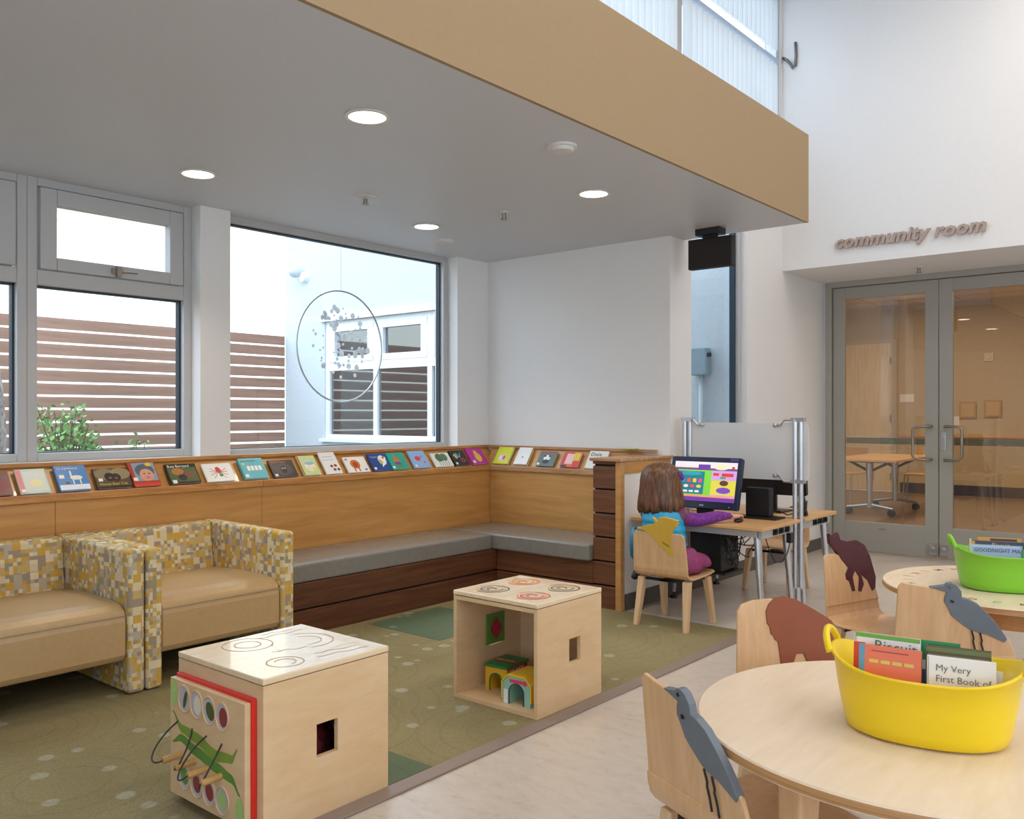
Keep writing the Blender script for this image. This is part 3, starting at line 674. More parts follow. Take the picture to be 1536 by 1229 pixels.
row = [
 (1.587, .128, .14, .012, '#6b2731', [('e', .55, .4, .36, .26, '#8d3140'), ('e', .4, .8, .2, .1, '#b6a12c')], None, 'maroon picture book at the left end of the ledge'),
 (1.749, .142, .148, .010, '#bcd0c4', [('r', .09, .5, .09, .5, '#e58a86'), ('r', .58, .5, .36, .42, '#dcdccf'), ('e', .6, .42, .2, .16, '#efe2a4'), ('r', .12, .12, .07, .06, '#f3efe8')], None, 'mint green picture book with a pink spine'),
 (1.936, .157, .155, .016, '#3f82c0', [('r', .5, .12, .48, .1, '#e9eef0'), ('e', .62, .5, .2, .09, '#efe9da'), ('r', .47, .64, .03, .14, '#efe9da'), ('r', .5, .36, .02, .12, '#efe9da'), ('r', .72, .36, .02, .12, '#efe9da'), ('e', .3, .3, .08, .04, '#5b4a3e'), ('r', .16, .55, .08, .07, '#f3f0ea')], 'TE REMINOS', 'blue picture book with a white long necked animal'),
 (2.129, .187, .13, .012, '#5d4a36', [('e', .3, .7, .3, .2, '#8a7658'), ('e', .75, .7, .3, .2, '#97835f'), ('e', .42, .55, .15, .15, '#1f1713'), ('e', .6, .52, .14, .14, '#2a1e17'), ('e', .43, .5, .05, .04, '#7c5a3c'), ('e', .6, .48, .05, .04, '#7c5a3c'), ('r', .14, .42, .06, .05, '#eeeae0'), ('r', .5, .05, .5, .03, '#2a211a')], 'Honey Bear Cub', 'brown picture book with two dark bear cubs'),
 (2.328, .153, .158, .011, '#b5412f', [('r', .55, .6, .42, .4, '#8f9aa6'), ('e', .55, .64, .36, .3, '#59636f'), ('e', .58, .46, .26, .27, '#d99a7c'), ('e', .5, .52, .04, .025, '#3a2620'), ('e', .68, .52, .04, .025, '#3a2620'), ('e', .6, .35, .08, .05, '#d4688c'), ('r', .5, .05, .5, .06, '#d8442f'), ('r', .12, .3, .08, .07, '#efece4'), ('e', .75, .9, .12, .08, '#e8c63c')], None, 'picture book showing a baby in a knitted hat'),
 (2.536, .188, .135, .013, '#2b231d', [('r', .5, .45, .46, .26, '#56663a'), ('e', .35, .6, .2, .13, '#b8763f'), ('e', .7, .45, .22, .14, '#7b5738'), ('e', .45, .3, .14, .12, '#3a3038'), ('r', .15, .1, .07, .06, '#eeeae0')], 'Busy Barnyard', 'dark picture book with farm animals and bold white title'),
 (2.765, .189, .128, .010, '#ecebe7', [('e', .5, .62, .09, .13, '#d42a26', .3), ('e', .55, .34, .07, .06, '#3f9a4a')] + [('r', .5 + .2 * math.cos(a), .5 + .25 * math.sin(a), .12, .008, '#b8322c', a) for a in (-.9, -.4, .1, .5, 2.6, 3.0, 3.5, 4.0)], None, 'white picture book with a red spider shape'),
 (3.012, .168, .15, .018, '#58b7c2', [('r', .5, .47, .47, .40, '#52b2be')] + [('r', .3 + i * .16, .5, .06, .1, '#f2ebe2') for i in range(4)] + [('e', .14, .72, .05, .05, '#d2cf4a'), ('r', .12, .14, .07, .06, '#f3f0ea')], 'BABY ACTIVITIES', 'turquoise picture book with four pale animals'),
 (3.223, .181, .13, .012, '#3b3130', [('e', .5, .45, .36, .26, '#4f4444'), ('e', .5, .42, .12, .16, '#211b1b'), ('e', .46, .5, .04, .03, '#b9a58c'), ('e', .56, .5, .04, .03, '#b9a58c'), ('r', .12, .12, .06, .05, '#e6e2da')], 'Gorilla Family', 'dark grey picture book with an ape and an orange title'),
 (3.450, .136, .155, .012, '#c8d69a', [('r', .03, .5, .03, .56, '#cf3b3a'), ('e', .55, .45, .3, .3, '#f0ead0'), ('e', .55, .6, .26, .1, '#9db4dc'), ('e', .45, .36, .12, .14, '#f4d7c0'), ('e', .7, .3, .12, .12, '#f1d36b')], None, 'pale green picture book with a red spine'),
 (3.630, .134, .178, .010, '#e9e6e0', [('r', .45, .78, .3, .012, '#8f8a86'), ('r', .45, .64, .36, .01, '#9a9590')] + [('e', .62 + dx, .25 + dy, .09, .08, '#8c2f2a') for dx, dy in ((-.12, .1), (.12, .12), (-.02, -.06), (.22, -.06))], None, 'tall white picture book with dark red berries'),
 (3.815, .189, .128, .010, '#eceae4', [('e', .45, .52, .22, .2, '#d8712c'), ('e', .45, .5, .12, .12, '#a94a22'), ('r', .35, .2, .03, .1, '#c9642c'), ('r', .55, .2, .03, .1, '#c9642c'), ('r', .12, .85, .05, .03, '#c84a3e'), ('e', .85, .15, .06, .04, '#5d6fa0')], None, 'white picture book with an orange lion'),
 (4.040, .163, .145, .012, '#2e4f94', [('r', .5, .5, .48, .42, '#2b4a8c'), ('e', .7, .6, .22, .26, '#e9ecef'), ('e', .6, .5, .08, .16, '#d8b43c', .5), ('r', .76, .5, .03, .3, '#f4f4f2', -.6), ('e', .8, .74, .06, .06, '#d8542f'), ('r', .12, .14, .07, .06, '#efece4')], 'Crayons', 'navy blue picture book with a bundle of white tools'),
 (4.214, .162, .147, .012, '#2ba48c', [('e', .45, .56, .16, .18, '#c8742e'), ('e', .45, .36, .2, .08, '#74509a'), ('r', .4, .2, .03, .12, '#8d5a34'), ('r', .58, .2, .03, .12, '#8d5a34'), ('e', .38, .78, .05, .05, '#c8742e'), ('r', .12, .14, .07, .06, '#efece4')], None, 'green picture book with an orange teddy shape'),
 (4.429, .166, .155, .013, '#94b3dd', [('e', .42, .55, .16, .13, '#d8423a'), ('r', .62, .62, .14, .02, '#d8423a', .5), ('e', .75, .32, .06, .06, '#d8742e'), ('r', .14, .14, .07, .06, '#efece4')], None, 'light blue picture book with a red watering can'),
 (4.649, .189, .125, .012, '#e8e8e2', [('e', .38, .66, .2, .2, '#4f7650'), ('e', .66, .68, .2, .18, '#5b8159')] + [('r', .3 + i * .12, .3, .012, .16, '#3c4a3c') for i in range(5)], None, 'white picture book with dark green trees'),
 (4.857, .160, .14, .013, '#232428', [('r', .3, .62, .09, .14, '#e2b43c', .5), ('r', .44, .68, .08, .14, '#3f8fc0', .5), ('e', .7, .34, .16, .12, '#c8342e'), ('e', .7, .34, .08, .06, '#232428'), ('r', .62, .68, .02, .16, '#9fb6c8', -.4), ('r', .16, .14, .07, .06, '#efece4')], None, 'black picture book with colourful craft tools'),
 (5.055, .180, .155, .014, '#bf2f96', [('e', .55, .42, .2, .24, '#eac04a'), ('e', .5, .66, .12, .18, '#eac04a'), ('r', .16, .16, .08, .07, '#f3efe8')], None, 'magenta picture book with a yellow pear'),
]
for y, w_, h_, t_, c, sh, ti, lab in row:
    tc = {'TE REMINOS': '#e4ecf2', 'Honey Bear Cub': '#e8c93a', 'BABY ACTIVITIES': '#1f6b78', 'Gorilla Family': '#d8743a', 'Crayons': '#cfd9ee'}.get(ti, '#ffffff')
    ts = {'Honey Bear Cub': .022, 'Busy Barnyard': .023, 'BABY ACTIVITIES': .014, 'Gorilla Family': .02}.get(ti, .019)
    tp = {'Honey Bear Cub': (.08, .14), 'Crayons': (.08, .76)}.get(ti, (.06, .82))
    book(lab, w_, h_, t_, c, sh, ti, slope_left(y), group=WIN, tcol=tc, tsize=ts, tpos=tp)
rowb = [
 (-4.600, .15, .155, .020, '#dbe03c', [('e', .5, .36, .26, .2, '#e6d5e8'), ('e', .36, .36, .1, .14, '#f1eef2'), ('e', .62, .36, .1, .14, '#e7607e')], None, 'bright yellow picture book standing on the back wall ledge'),
 (-4.385, .13, .155, .022, '#f0efec', [('e', .5, .42, .06, .06, '#d8425c')], None, 'plain white picture book with a yellow page block'),
 (-4.165, .158, .13, .014, '#5d6f66', [('r', .5, .95, .48, .04, '#a83a3a'), ('e', .5, .55, .2, .17, '#f0efec'), ('e', .36, .68, .06, .06, '#1d1d1d'), ('e', .64, .68, .06, .06, '#1d1d1d'), ('e', .5, .3, .2, .12, '#23282a'), ('r', .1, .14, .07, .06, '#efece4')], None, 'grey green picture book with a panda'),
 (-3.935, .158, .13, .016, '#d8352f', [('r', .42, .55, .22, .28, '#f2c9c6'), ('r', .8, .7, .18, .22, '#e9c83a'), ('r', .35, .12, .3, .06, '#e2742c'), ('r', .2, .08, .16, .05, '#2b2b2b')], None, 'red picture book with a yellow checked corner'),
 (-3.712, .165, .15, .012, '#efeeea', [], 'Dixie', 'white picture book partly hidden behind the end wall'),
]
for x, w_, h_, t_, c, sh, ti, lab in rowb:
    book(lab, w_, h_, t_, c, sh, ti, slope_back(x), group=BK, tcol='#1d1d1d', tsize=.045, tpos=(.1, .7), pages='#d9b43c' if 'plain white' in lab else '#e6e0d6')
tag(obj('flat_booklet', B(-3.42, -3.31, 5.29, 5.36, 1.023, 1.028), mat('#c9d27a', 0.6)), 'small pale green booklet on the rail behind the end wall', 'book')

# ================================================================== ARMCHAIRS
def rounded_box(x0, x1, y0, y1, z0, z1): return B(x0, x1, y0, y1, z0, z1)
def armchair(label, y0):
    a = thing('armchair', label, 'armchair', (-4.22, y0 + 0.405, 0), 0, 'pixel patterned armchairs')
    xb, xf = -4.610, -3.835; wd = 0.808; y1 = y0 + wd
    for q0, q1 in ((y0, y0 + 0.077), (y1 - 0.077, y1)):
        m = MB().loft([[(xb, y, 0.01), (xf, y, 0.01), (xf, y, 0.655), (xb, y, 0.665)] for y in (q0, q1)])
        obj('arm', m, M['pixel'], a, 0.016, seg=4)
    m = MB().loft([[(xb, y, 0.12), (xb + 0.17, y, 0.12), (xb + 0.11, y, 0.662), (xb, y, 0.662)] for y in (y0 + 0.078, y1 - 0.078)])
    obj('backrest', m, M['pixel'], a, 0.02, seg=4)
    s = MB()
    prof = [(xb + 0.15, 0.16), (xf - 0.03, 0.16), (xf - 0.012, 0.19), (xf - 0.012, 0.34), (xf - 0.022, 0.385), (xf - 0.06, 0.412), (xf - 0.12, 0.42), (-4.2, 0.425), (xb + 0.12, 0.41)]
    s.loft([[(x, y, z) for x, z in prof] for y in (y0 + 0.08, y1 - 0.08)])
    se = obj('seat', s, M['leather'], a, 0.012, seg=3)
    obj('piping', MB().tube([(xf - 0.012, y0 + 0.085, 0.365), (xf - 0.0105, (y0 + y1) / 2, 0.367), (xf - 0.012, y1 - 0.085, 0.365)], 0.0025, 6), mat('#a88a5e', 0.5), se)
    obj('seat_frame', MB().box(xb + 0.1, xb + 0.13, y0 + 0.08, y1 - 0.08, 0.06, 0.16).box(xb + 0.02, xb + 0.1, y0 + 0.08, y1 - 0.08, 0.03, 0.12), M['black'], a)
armchair('pixel patterned armchair on the right, next to the play cube', 1.982)
armchair('pixel patterned armchair cut off by the left edge', 1.166)

# ================================================================== PLAY CUBES
def hole_panel(u0, u1, v0, v1, h0, h1, k0, k1, mk, t0, t1):
    """plate with one rectangular hole; mk maps (u,v,t)->xyz"""
    m = MB()
    for a, b, c, d_ in ((u0, h0, v0, v1), (h1, u1, v0, v1), (h0, h1, v0, k0), (h0, h1, k1, v1)):
        vs = [mk(u, v, t) for t in (t0, t1) for v in (c, d_) for u in (a, b)]
        m.add(vs, [(0, 2, 3, 1), (4, 5, 7, 6), (0, 1, 5, 4), (2, 6, 7, 3), (0, 4, 6, 2), (1, 3, 7, 5)])
    return m
def ring_flat(m, c, r0, r1, z, a0=0, a1=2 * math.pi, n=28, sy=1.0):
    vs = []; fs = []
    for i in range(n + 1):
        a = a0 + (a1 - a0) * i / n
        for r in (r0, r1): vs.append((c[0] + r * math.cos(a), c[1] + r * sy * math.sin(a), z))
    for i in range(n): fs.append((2 * i, 2 * i + 1, 2 * i + 3, 2 * i + 2))
    m.add(vs, fs)
Zc = 0.007
def cube_box(label, x0, x1, y0, y1, h, open_front):
    c = thing('play_cube', label, 'play cube', ((x0 + x1) / 2, (y0 + y1) / 2, Zc), 0, 'wooden play cubes')
    t = 0.018; zt = Zc + h - 0.022
    ym, zm, hh = (y0 + y1) / 2 + (0.03 if open_front else -0.01), Zc + h * 0.50, 0.052
    obj('side_panel', hole_panel(y0, y1, Zc, zt, ym - hh * .8, ym + hh * .8, zm - hh, zm + hh, lambda u, v, w_: (w_, u, v), x1 - t, x1), M['cube'], c)
    obj('side_panel', hole_panel(y0, y1, Zc, zt, ym - hh * .8, ym + hh * .8, zm - hh, zm + hh, lambda u, v, w_: (w_, u, v), x0, x0 + t), M['cube'], c)
    obj('back_panel', B(x0 + t, x1 - t, y1 - t, y1, Zc, zt), M['cube'], c)
    obj('bottom_panel', B(x0 + t, x1 - t, y0, y1 - t, Zc, Zc + t), M['cube'], c)
    if not open_front: obj('front_panel', B(x0 + t, x1 - t, y0, y0 + t, Zc + t, zt), M['cube'], c)
    else: obj('inner_top_panel', B(x0 + t, x1 - t, y0, y1 - t, zt - t, zt - 0.001), M['cube'], c)
    top = obj('top_panel', B(x0 - 0.002, x1 + 0.002, y0 - 0.002, y1 + 0.002, zt + 0.002, Zc + h), M['cubetop'], c, 0.004)
    return c, top
# near cube with lacing board
c1, tp = cube_box('near wooden play cube with a lacing board on its side', -2.705, -2.225, 1.508, 2.0, 0.478, False)
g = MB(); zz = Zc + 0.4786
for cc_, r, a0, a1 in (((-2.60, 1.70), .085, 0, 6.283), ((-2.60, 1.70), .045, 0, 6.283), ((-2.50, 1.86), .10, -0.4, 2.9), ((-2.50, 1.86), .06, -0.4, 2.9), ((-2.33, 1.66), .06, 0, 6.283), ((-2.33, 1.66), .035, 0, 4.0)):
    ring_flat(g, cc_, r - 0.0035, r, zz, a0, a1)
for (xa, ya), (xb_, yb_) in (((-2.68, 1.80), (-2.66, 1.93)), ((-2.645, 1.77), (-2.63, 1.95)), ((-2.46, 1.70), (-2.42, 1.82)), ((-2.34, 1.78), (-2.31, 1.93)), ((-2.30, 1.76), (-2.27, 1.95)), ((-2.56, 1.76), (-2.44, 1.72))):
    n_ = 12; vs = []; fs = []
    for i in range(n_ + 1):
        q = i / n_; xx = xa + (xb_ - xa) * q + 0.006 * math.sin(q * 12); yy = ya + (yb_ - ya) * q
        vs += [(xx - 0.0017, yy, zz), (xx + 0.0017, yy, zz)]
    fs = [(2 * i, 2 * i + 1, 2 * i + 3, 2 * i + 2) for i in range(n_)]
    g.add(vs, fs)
obj('groove_shade', g, mat('#a98f6e', 0.7), tp)  # flat darker strips paint the shade inside the routed grooves
bd = obj('lacing_board', B(-2.690, -2.262, 1.470, 1.490, Zc + 0.03, Zc + 0.405), M['cube'], c1, 0.002)
obj('red_frame', B(-2.688, -2.255, 1.490, 1.507, Zc + 0.015, Zc + 0.415), mat('#d8281e', 0.4), bd, 0.002)
pf = MB(); fm = [mat(h_, 0.5, 0, 'print') for h_ in ('#7f9b3c', '#a9c77a', '#b9b6bd', '#4f5a2c', '#8e3a34', '#e0d6c2', '#5c8f3a')]
def bp(x, z, e): return (x, 1.4695 - e * 0.0004, z)
def disc(cx, cz, rx, rz, mi, e, rot=0.0, n=18):
    pf.cur = mi; cr, sr = math.cos(rot), math.sin(rot)
    pf.add([bp(cx + rx * math.cos(2 * math.pi * k / n) * cr - rz * math.sin(2 * math.pi * k / n) * sr, cz + rx * math.cos(2 * math.pi * k / n) * sr + rz * math.sin(2 * math.pi * k / n) * cr, e) for k in range(n)], [tuple(range(n))])
def vine(pts, mi):
    n_ = 20; vs = []
    pf.cur = mi
    for i in range(n_ + 1):
        q = i / n_ * (len(pts) - 1); j = min(int(q), len(pts) - 2); r = q - j; r = r * r * (3 - 2 * r)
        xx = pts[j][0] + (pts[j + 1][0] - pts[j][0]) * (q - j); zc_ = pts[j][1] + (pts[j + 1][1] - pts[j][1]) * r; wd_ = 0.017 * math.sin(math.pi * i / n_) ** .7 + 0.001
        vs += [bp(xx, Zc + zc_ - wd_, 1), bp(xx, Zc + zc_ + wd_, 1)]
    pf.add(vs, [(2 * i, 2 * i + 1, 2 * i + 3, 2 * i + 2) for i in range(n_)])
vine([(-2.675, 0.300), (-2.62, 0.253), (-2.53, 0.243), (-2.42, 0.215), (-2.33, 0.225), (-2.30, 0.262)], 0)
vine([(-2.675, 0.200), (-2.62, 0.222), (-2.53, 0.200), (-2.42, 0.180), (-2.33, 0.165), (-2.285, 0.125)], 6)
disc(-2.665, Zc + 0.36, 0.022, 0.045, 1, 1); disc(-2.29, Zc + 0.075, 0.022, 0.045, 1, 1)
holes_top = [(-2.60 + i * 0.073, Zc + 0.352 - i * 0.003) for i in range(4)]
holes_bot = [(-2.60 + i * 0.073, Zc + 0.105 - i * 0.006) for i in range(4)]
for i, (hx, hz) in enumerate(holes_top + holes_bot):
    disc(hx, hz, 0.035, 0.042, 2, 1)
    k = i % 4
    if i < 4: disc(hx + 0.004, hz - 0.002, (0.010, 0.022, 0.022, 0.022)[k], 0.03, (3, 5, 3, 4)[k], 2, (-.3, 0, .5, 0)[k])
    else: disc(hx, hz, 0.022, 0.028, (6, 4, 4, 1)[k], 2, .3)
obj('printed_picture', pf, fm, bd)
for (hx, hz) in holes_top + holes_bot:
    obj('hole_rim', MB().tube([(hx + 0.036 * math.cos(a), 1.468, hz + 0.043 * math.sin(a)) for a in [2 * math.pi * i / 20 for i in range(20)]], 0.003, 6, True), M['leg'], bd, smooth=True)
for i in range(4):
    hx, hz = -2.615 + i * 0.075, Zc + 0.172 - i * 0.004
    obj('wooden_peg', MB().cyl((hx, 1.474, hz), (hx - 0.004, 1.405, hz - 0.004), 0.0105, n=12), wood('peg_wood', '#b98a4c', '#cfa368', (9, 9, 9), 0.4) if i == 0 else bpy.data.materials['peg_wood'], bd)
    sx, sz = -2.64 + i * 0.085, Zc + 0.272 - i * 0.004
    ex, ez = hx - 0.004, hz - 0.004
    swing = (0.055, 0.015, 0.045, 0.02)[i]; drop = (0.03, 0.02, 0.06, 0.055)[i]; sh_ = (-0.05, 0.01, -0.06, -0.02)[i]
    pts = []
    P0, P1, P2, P3 = Vector((sx, 1.470, sz)), Vector((sx + sh_, 1.47 - swing, sz - 0.06)), Vector((ex + sh_, 1.405 - swing * .8, ez - drop)), Vector((ex, 1.404, ez))
    for k in range(17):
        q = k / 16; pts.append(P0 * (1 - q) ** 3 + P1 * 3 * q * (1 - q) ** 2 + P2 * 3 * q * q * (1 - q) + P3 * q ** 3)
    obj('lace', MB().tube(pts, 0.0028, 6), mat('#3a3634', 0.7), bd, smooth=True)
# far cube, open front, toys inside
c2, tp2 = cube_box('far wooden play cube with an open front and toys inside', -2.71, -2.233, 2.827, 3.295, 0.478, True)
zz = Zc + 0.4786
for cx_, cy_, cA, cB in ((-2.59, 2.95, '#3c4a78', '#b9a24a'), (-2.59, 3.17, '#d8743c', '#e0a04a'), (-2.36, 2.95, '#c8423c', '#d88a5a'), (-2.36, 3.17, '#34427a', '#c9b04a')):
    sw = MB(); ms = [mat(cA, 0.5, 0, 'print'), mat(cB, 0.5, 0, 'print')]
    for k in range(5):
        r = 0.016 + k * 0.0145; sw.cur = k % 2
        ring_flat(sw, (cx_, cy_), r, r + 0.007, zz, k * 1.1, k * 1.1 + 4.9)
    obj('painted_swirl', sw, ms, tp2)
wp = obj('window_plate', B(-2.692, -2.684, 3.02, 3.15, 0.20, 0.34), mat('#5d8a3a', 0.4), c2, 0.003)
obj('red_diamond', MB().prism([(0, -0.05), (0.04, 0), (0, 0.05), (-0.04, 0)], frame((0, 1, 0), (0, 0, 1), (-2.684, 3.085, 0.27)), 0, 0.006), mat('#a8203c', 0.35), wp)
def arch_poly(w, h, ah, aw, n=10, chamfer=0.0):
    p = [(-w, 0), (-aw, 0)] + [(-aw * math.cos(math.pi * i / n), (ah - aw) + aw * math.sin(math.pi * i / n)) for i in range(n + 1)] + [(aw, 0), (w, 0)]
    if chamfer: p += [(w, h - chamfer), (w - chamfer, h), (-w + chamfer, h), (-w, h - chamfer)]
    else: p += [(w, h), (-w, h)]
    return p
zb = Zc + 0.0185
tw = thing('toy_car_wash', 'small wooden toy car wash with a green roof', 'toy', (-2.585, 3.03, zb))
Mw = Matrix.Translation((-2.575, 2.96, zb)) @ Matrix.Rotation(math.radians(6), 4, 'Z')
fr_ = Mw @ frame((1, 0, 0), (0, 0, 1), (0, 0, 0))
obj('body', MB().prism(arch_poly(0.058, 0.105, 0.075, 0.028), fr_, -0.17, 0.0), mat('#dcae2c', 0.4), tw)
obj('green_roof', MB().prism([(-0.064, 0.106), (0.064, 0.106), (0.064, 0.118), (-0.064, 0.118)], fr_, -0.174, 0.006), mat('#1f7a3c', 0.4), tw, 0.002)
obj('front_arch', MB().prism([(-0.036, 0.0), (-0.029, 0.0)] + [(-0.029 * math.cos(math.pi * i / 10), 0.047 + 0.029 * math.sin(math.pi * i / 10)) for i in range(11)] + [(0.029, 0), (0.036, 0)] + [(0.036 * math.cos(math.pi * i / 10), 0.047 + 0.036 * math.sin(math.pi * i / 10)) for i in range(11)], fr_, 0.0, 0.002), mat('#1f6a38', 0.4), tw)
obj('side_band', MB().box(0.058, 0.0605, 0.01, 0.165, 0.075, 0.105, Mw), mat('#b5242c', 0.4), tw)
text('sign_lettering', 'CAR WASH', 0.024, mat('#f0e6d8', 0.5), Mw @ frame((0, 1, 0), (0, 0, 1), (0.0612, 0.012, 0.081)), tw, bold=0.0006)
for k in range(3): obj('side_window', MB().box(0.058, 0.060, 0.02 + k * 0.05, 0.055 + k * 0.05, 0.02, 0.065, Mw), mat('#9fb8c8', 0.3), tw)
obj('roof_band', MB().box(-0.064, 0.064, 0.07, 0.10, 0.118, 0.1195, Mw), mat('#b5242c', 0.4), tw)
text('roof_lettering', 'CAR WASH', 0.02, mat('#f0e6d8', 0.5), Mw @ frame((1, 0, 0), (0, 1, 0), (-0.055, 0.078, 0.1200)), tw, bold=0.0005)
tg = thing('toy_garage', 'small toy repair garage with a yellow roof', 'toy', (-2.40, 2.93, zb))
Mg = Matrix.Translation((-2.385, 2.875, zb)) @ Matrix.Rotation(math.radians(4), 4, 'Z'); fg = Mg @ frame((1, 0, 0), (0, 0, 1), (0, 0, 0))
obj('body', MB().prism(arch_poly(0.073, 0.118, 0.085, 0.034, 10, 0.03), fg, -0.15, 0.0), mat('#8fc0b0', 0.4), tg)
obj('yellow_roof', MB().prism([(-0.079, 0.02), (-0.0735, 0.02), (-0.0735, 0.09), (-0.043, 0.119), (0.043, 0.119), (0.0735, 0.09), (0.0735, 0.02), (0.079, 0.02), (0.079, 0.092), (0.045, 0.127), (-0.045, 0.127), (-0.079, 0.092)], fg, -0.152, 0.003), mat('#e8b92c', 0.4), tg)
obj('arch_outline', MB().prism([(-0.041, 0.0), (-0.035, 0.0)] + [(-0.035 * math.cos(math.pi * i / 10), 0.051 + 0.035 * math.sin(math.pi * i / 10)) for i in range(11)] + [(0.035, 0), (0.041, 0)] + [(0.041 * math.cos(math.pi * i / 10), 0.051 + 0.041 * math.sin(math.pi * i / 10)) for i in range(11)], fg, 0.0, 0.002), mat('#3a3f44', 0.5), tg)
obj('name_banner', MB().prism([(-0.035, 0.093), (0.035, 0.093), (0.035, 0.107), (-0.035, 0.107)], fg, 0.0, 0.002).prism([(0.045 * 1 + 0.011 * math.cos(a), 0.098 + 0.011 * math.sin(a)) for a in [2 * math.pi * i / 12 for i in range(12)]], fg, 0, 0.002), mat('#d8405a', 0.4), tg)
obj('small_door', MB().prism([(-0.066, 0.0), (-0.045, 0.0), (-0.045, 0.06), (-0.066, 0.06)], fg, 0, 0.0015), mat('#dfe6e8', 0.4), tg)
tag(obj('red_blanket', MB().ball((-2.46, 1.76, Zc + 0.15), (0.16, 0.17, 0.13), 14, 9), mottled('red_net', '#3a0f14', '#8e2630', 38, 0.8), smooth=True), 'dark red bundle seen through the near cube hole', 'bundle')
# ================================================================== CHILD CHAIRS WITH ANIMALS
def shell_profile():
    return [(0.175, 0.318), (0.16, 0.312), (0.08, 0.303), (0.0, 0.299), (-0.09, 0.297), (-0.135, 0.301), (-0.160, 0.312), (-0.174, 0.330), (-0.180, 0.355), (-0.182, 0.38)]
def back_y(z): return -0.182 - 0.115 * (z - 0.38)
def child_chair(label, x, y, rz, wood_poly, animal, acol, extra=(), scale=1.0, zb=0.0, drop=0.0):
    c = thing('child_chair', label, 'chair', (x, y, zb), rz, 'child chairs with animal backs'); c.scale = (scale,) * 3
    pr = [(py, pz - drop) for py, pz in shell_profile()]; th = 0.011; rings = []
    for i, (py, pz) in enumerate(pr):
        a = Vector(pr[max(i - 1, 0)]); b = Vector(pr[min(i + 1, len(pr) - 1)]); d_ = (b - a).normalized(); nrm = Vector((d_.y, -d_.x))
        w_ = 0.165 if i == 0 else 0.182
        rings.append([(-w_, py, pz), (w_, py, pz), (w_, py + nrm.x * th, pz + nrm.y * th), (-w_, py + nrm.x * th, pz + nrm.y * th)])
    obj('seat', MB().loft(rings), M['beech'], c, 0.004, world=False)
    fr = frame((1, 0, 0), (0, -0.115, 1), (0, back_y(0.0), 0)); k = 1 / math.hypot(1, 0.115)
    def P(p): return [(u, v / k) for u, v in p]
    obj('backrest', MB().prism(P([(u, v - (drop if v < 0.38 else 0)) for u, v in wood_poly]), fr, -0.011, 0.0), M['beech'], c, 0.003, world=False)
    an = obj('animal_panel', MB().prism(P(animal), fr, -0.015, 0.004), [acol], c, 0.0015, world=False)
    for j, (pts, r, m_) in enumerate(extra):
        for off in (-0.0155, 0.0045):
            obj('painted_leg' if r < 0.005 else 'marking', MB().tube([fr @ Vector((u, v / k, off)) for u, v in pts], r, 6), m_, c if r < 0.005 else an, world=False)
    for sx in (-1, 1):
        for yt, yb in ((0.115, 0.168), (-0.125, -0.172)):
            m = MB(); r0, r1 = 0.021, 0.0145
            xt, xb = sx * 0.150, sx * 0.168
            m.loft([[(xc + a * r, yc + b * r * 1.2, z) for a, b in ((-1, -1), (1, -1), (1, 1), (-1, 1))] for xc, yc, z, r in ((xb, yb, 0, r1), (xt, yt, 0.293 - drop, r0))])
            obj('leg', m, M['leg'], c, 0.005, world=False)
    obj('under_bracket', MB().box(-0.15, 0.15, -0.13, -0.10, 0.275 - drop, 0.288 - drop).box(-0.15, 0.15, 0.09, 0.12, 0.275 - drop, 0.290 - drop).box(-0.03, 0.03, -0.13, 0.12, 0.276 - drop, 0.287 - drop), M['black'], c, world=False)
    return c
def R(u0, u1, v1, cut=()):   # plain backrest outline with rounded top corners
    return [(-0.182, 0.375), (0.182, 0.375), (0.172, v1 - 0.02), (0.155, v1), (-0.155, v1), (-0.172, v1 - 0.02)]
def trace(pts, cx, cy, k, ztop, flip=False, ky=None):
    return [((-(x - cx) if flip else (x - cx)) * k, ztop - (y - cy) * (ky or k)) for x, y in pts]
bird = trace([(195, 785), (240, 778), (300, 752), (372, 740), (395, 728), (372, 668), (424, 712), (440, 672), (500, 663), (645, 688), (625, 706), (640, 716), (612, 728), (628, 742), (588, 768), (565, 812), (550, 870), (560, 935), (575, 1005), (560, 1030), (520, 1018), (470, 960), (420, 930), (380, 880), (330, 830), (270, 806), (200, 800)], 418, 815, 0.00063, 0.575)
yellow = mottled('mustard_paint', '#cda53a', '#d3ac42', 14, 0.5)
child_chair('beech chair with a mustard bird that the girl sits on', -2.64, 4.69, 0.0, R(0, 0, 0.575), bird, yellow,
            [([(-0.155, 0.588), (-0.149, 0.59)], 0.0052, M['black']), ([(0.03, 0.523), (0.075, 0.50)], 0.0052, mat('#8d6d1c', 0.6))])
heron_pts = [(420, 565), (545, 545), (570, 525), (610, 520), (650, 540), (685, 590), (690, 650), (740, 660), (820, 700), (900, 780), (970, 860), (1020, 930), (1065, 1000), (1045, 1035), (970, 1000), (900, 970), (840, 960), (760, 935), (700, 890), (650, 850), (605, 810), (580, 750), (545, 690), (550, 640), (565, 605), (480, 580)]
hk = 0.00036
heron = trace(heron_pts, 640, 535, hk, 0.575)
heron_wood = [(-0.182, 0.375), (0.182, 0.375), (0.160, 0.405)] + trace([(1000, 960), (860, 800), (700, 720), (600, 640), (540, 580), (430, 570), (250, 545)], 640, 535, hk, 0.575) + [(-0.160, 0.575), (-0.172, 0.56)]
bluegrey = mottled('heron_paint', '#666e76', '#6e767f', 12, 0.5)
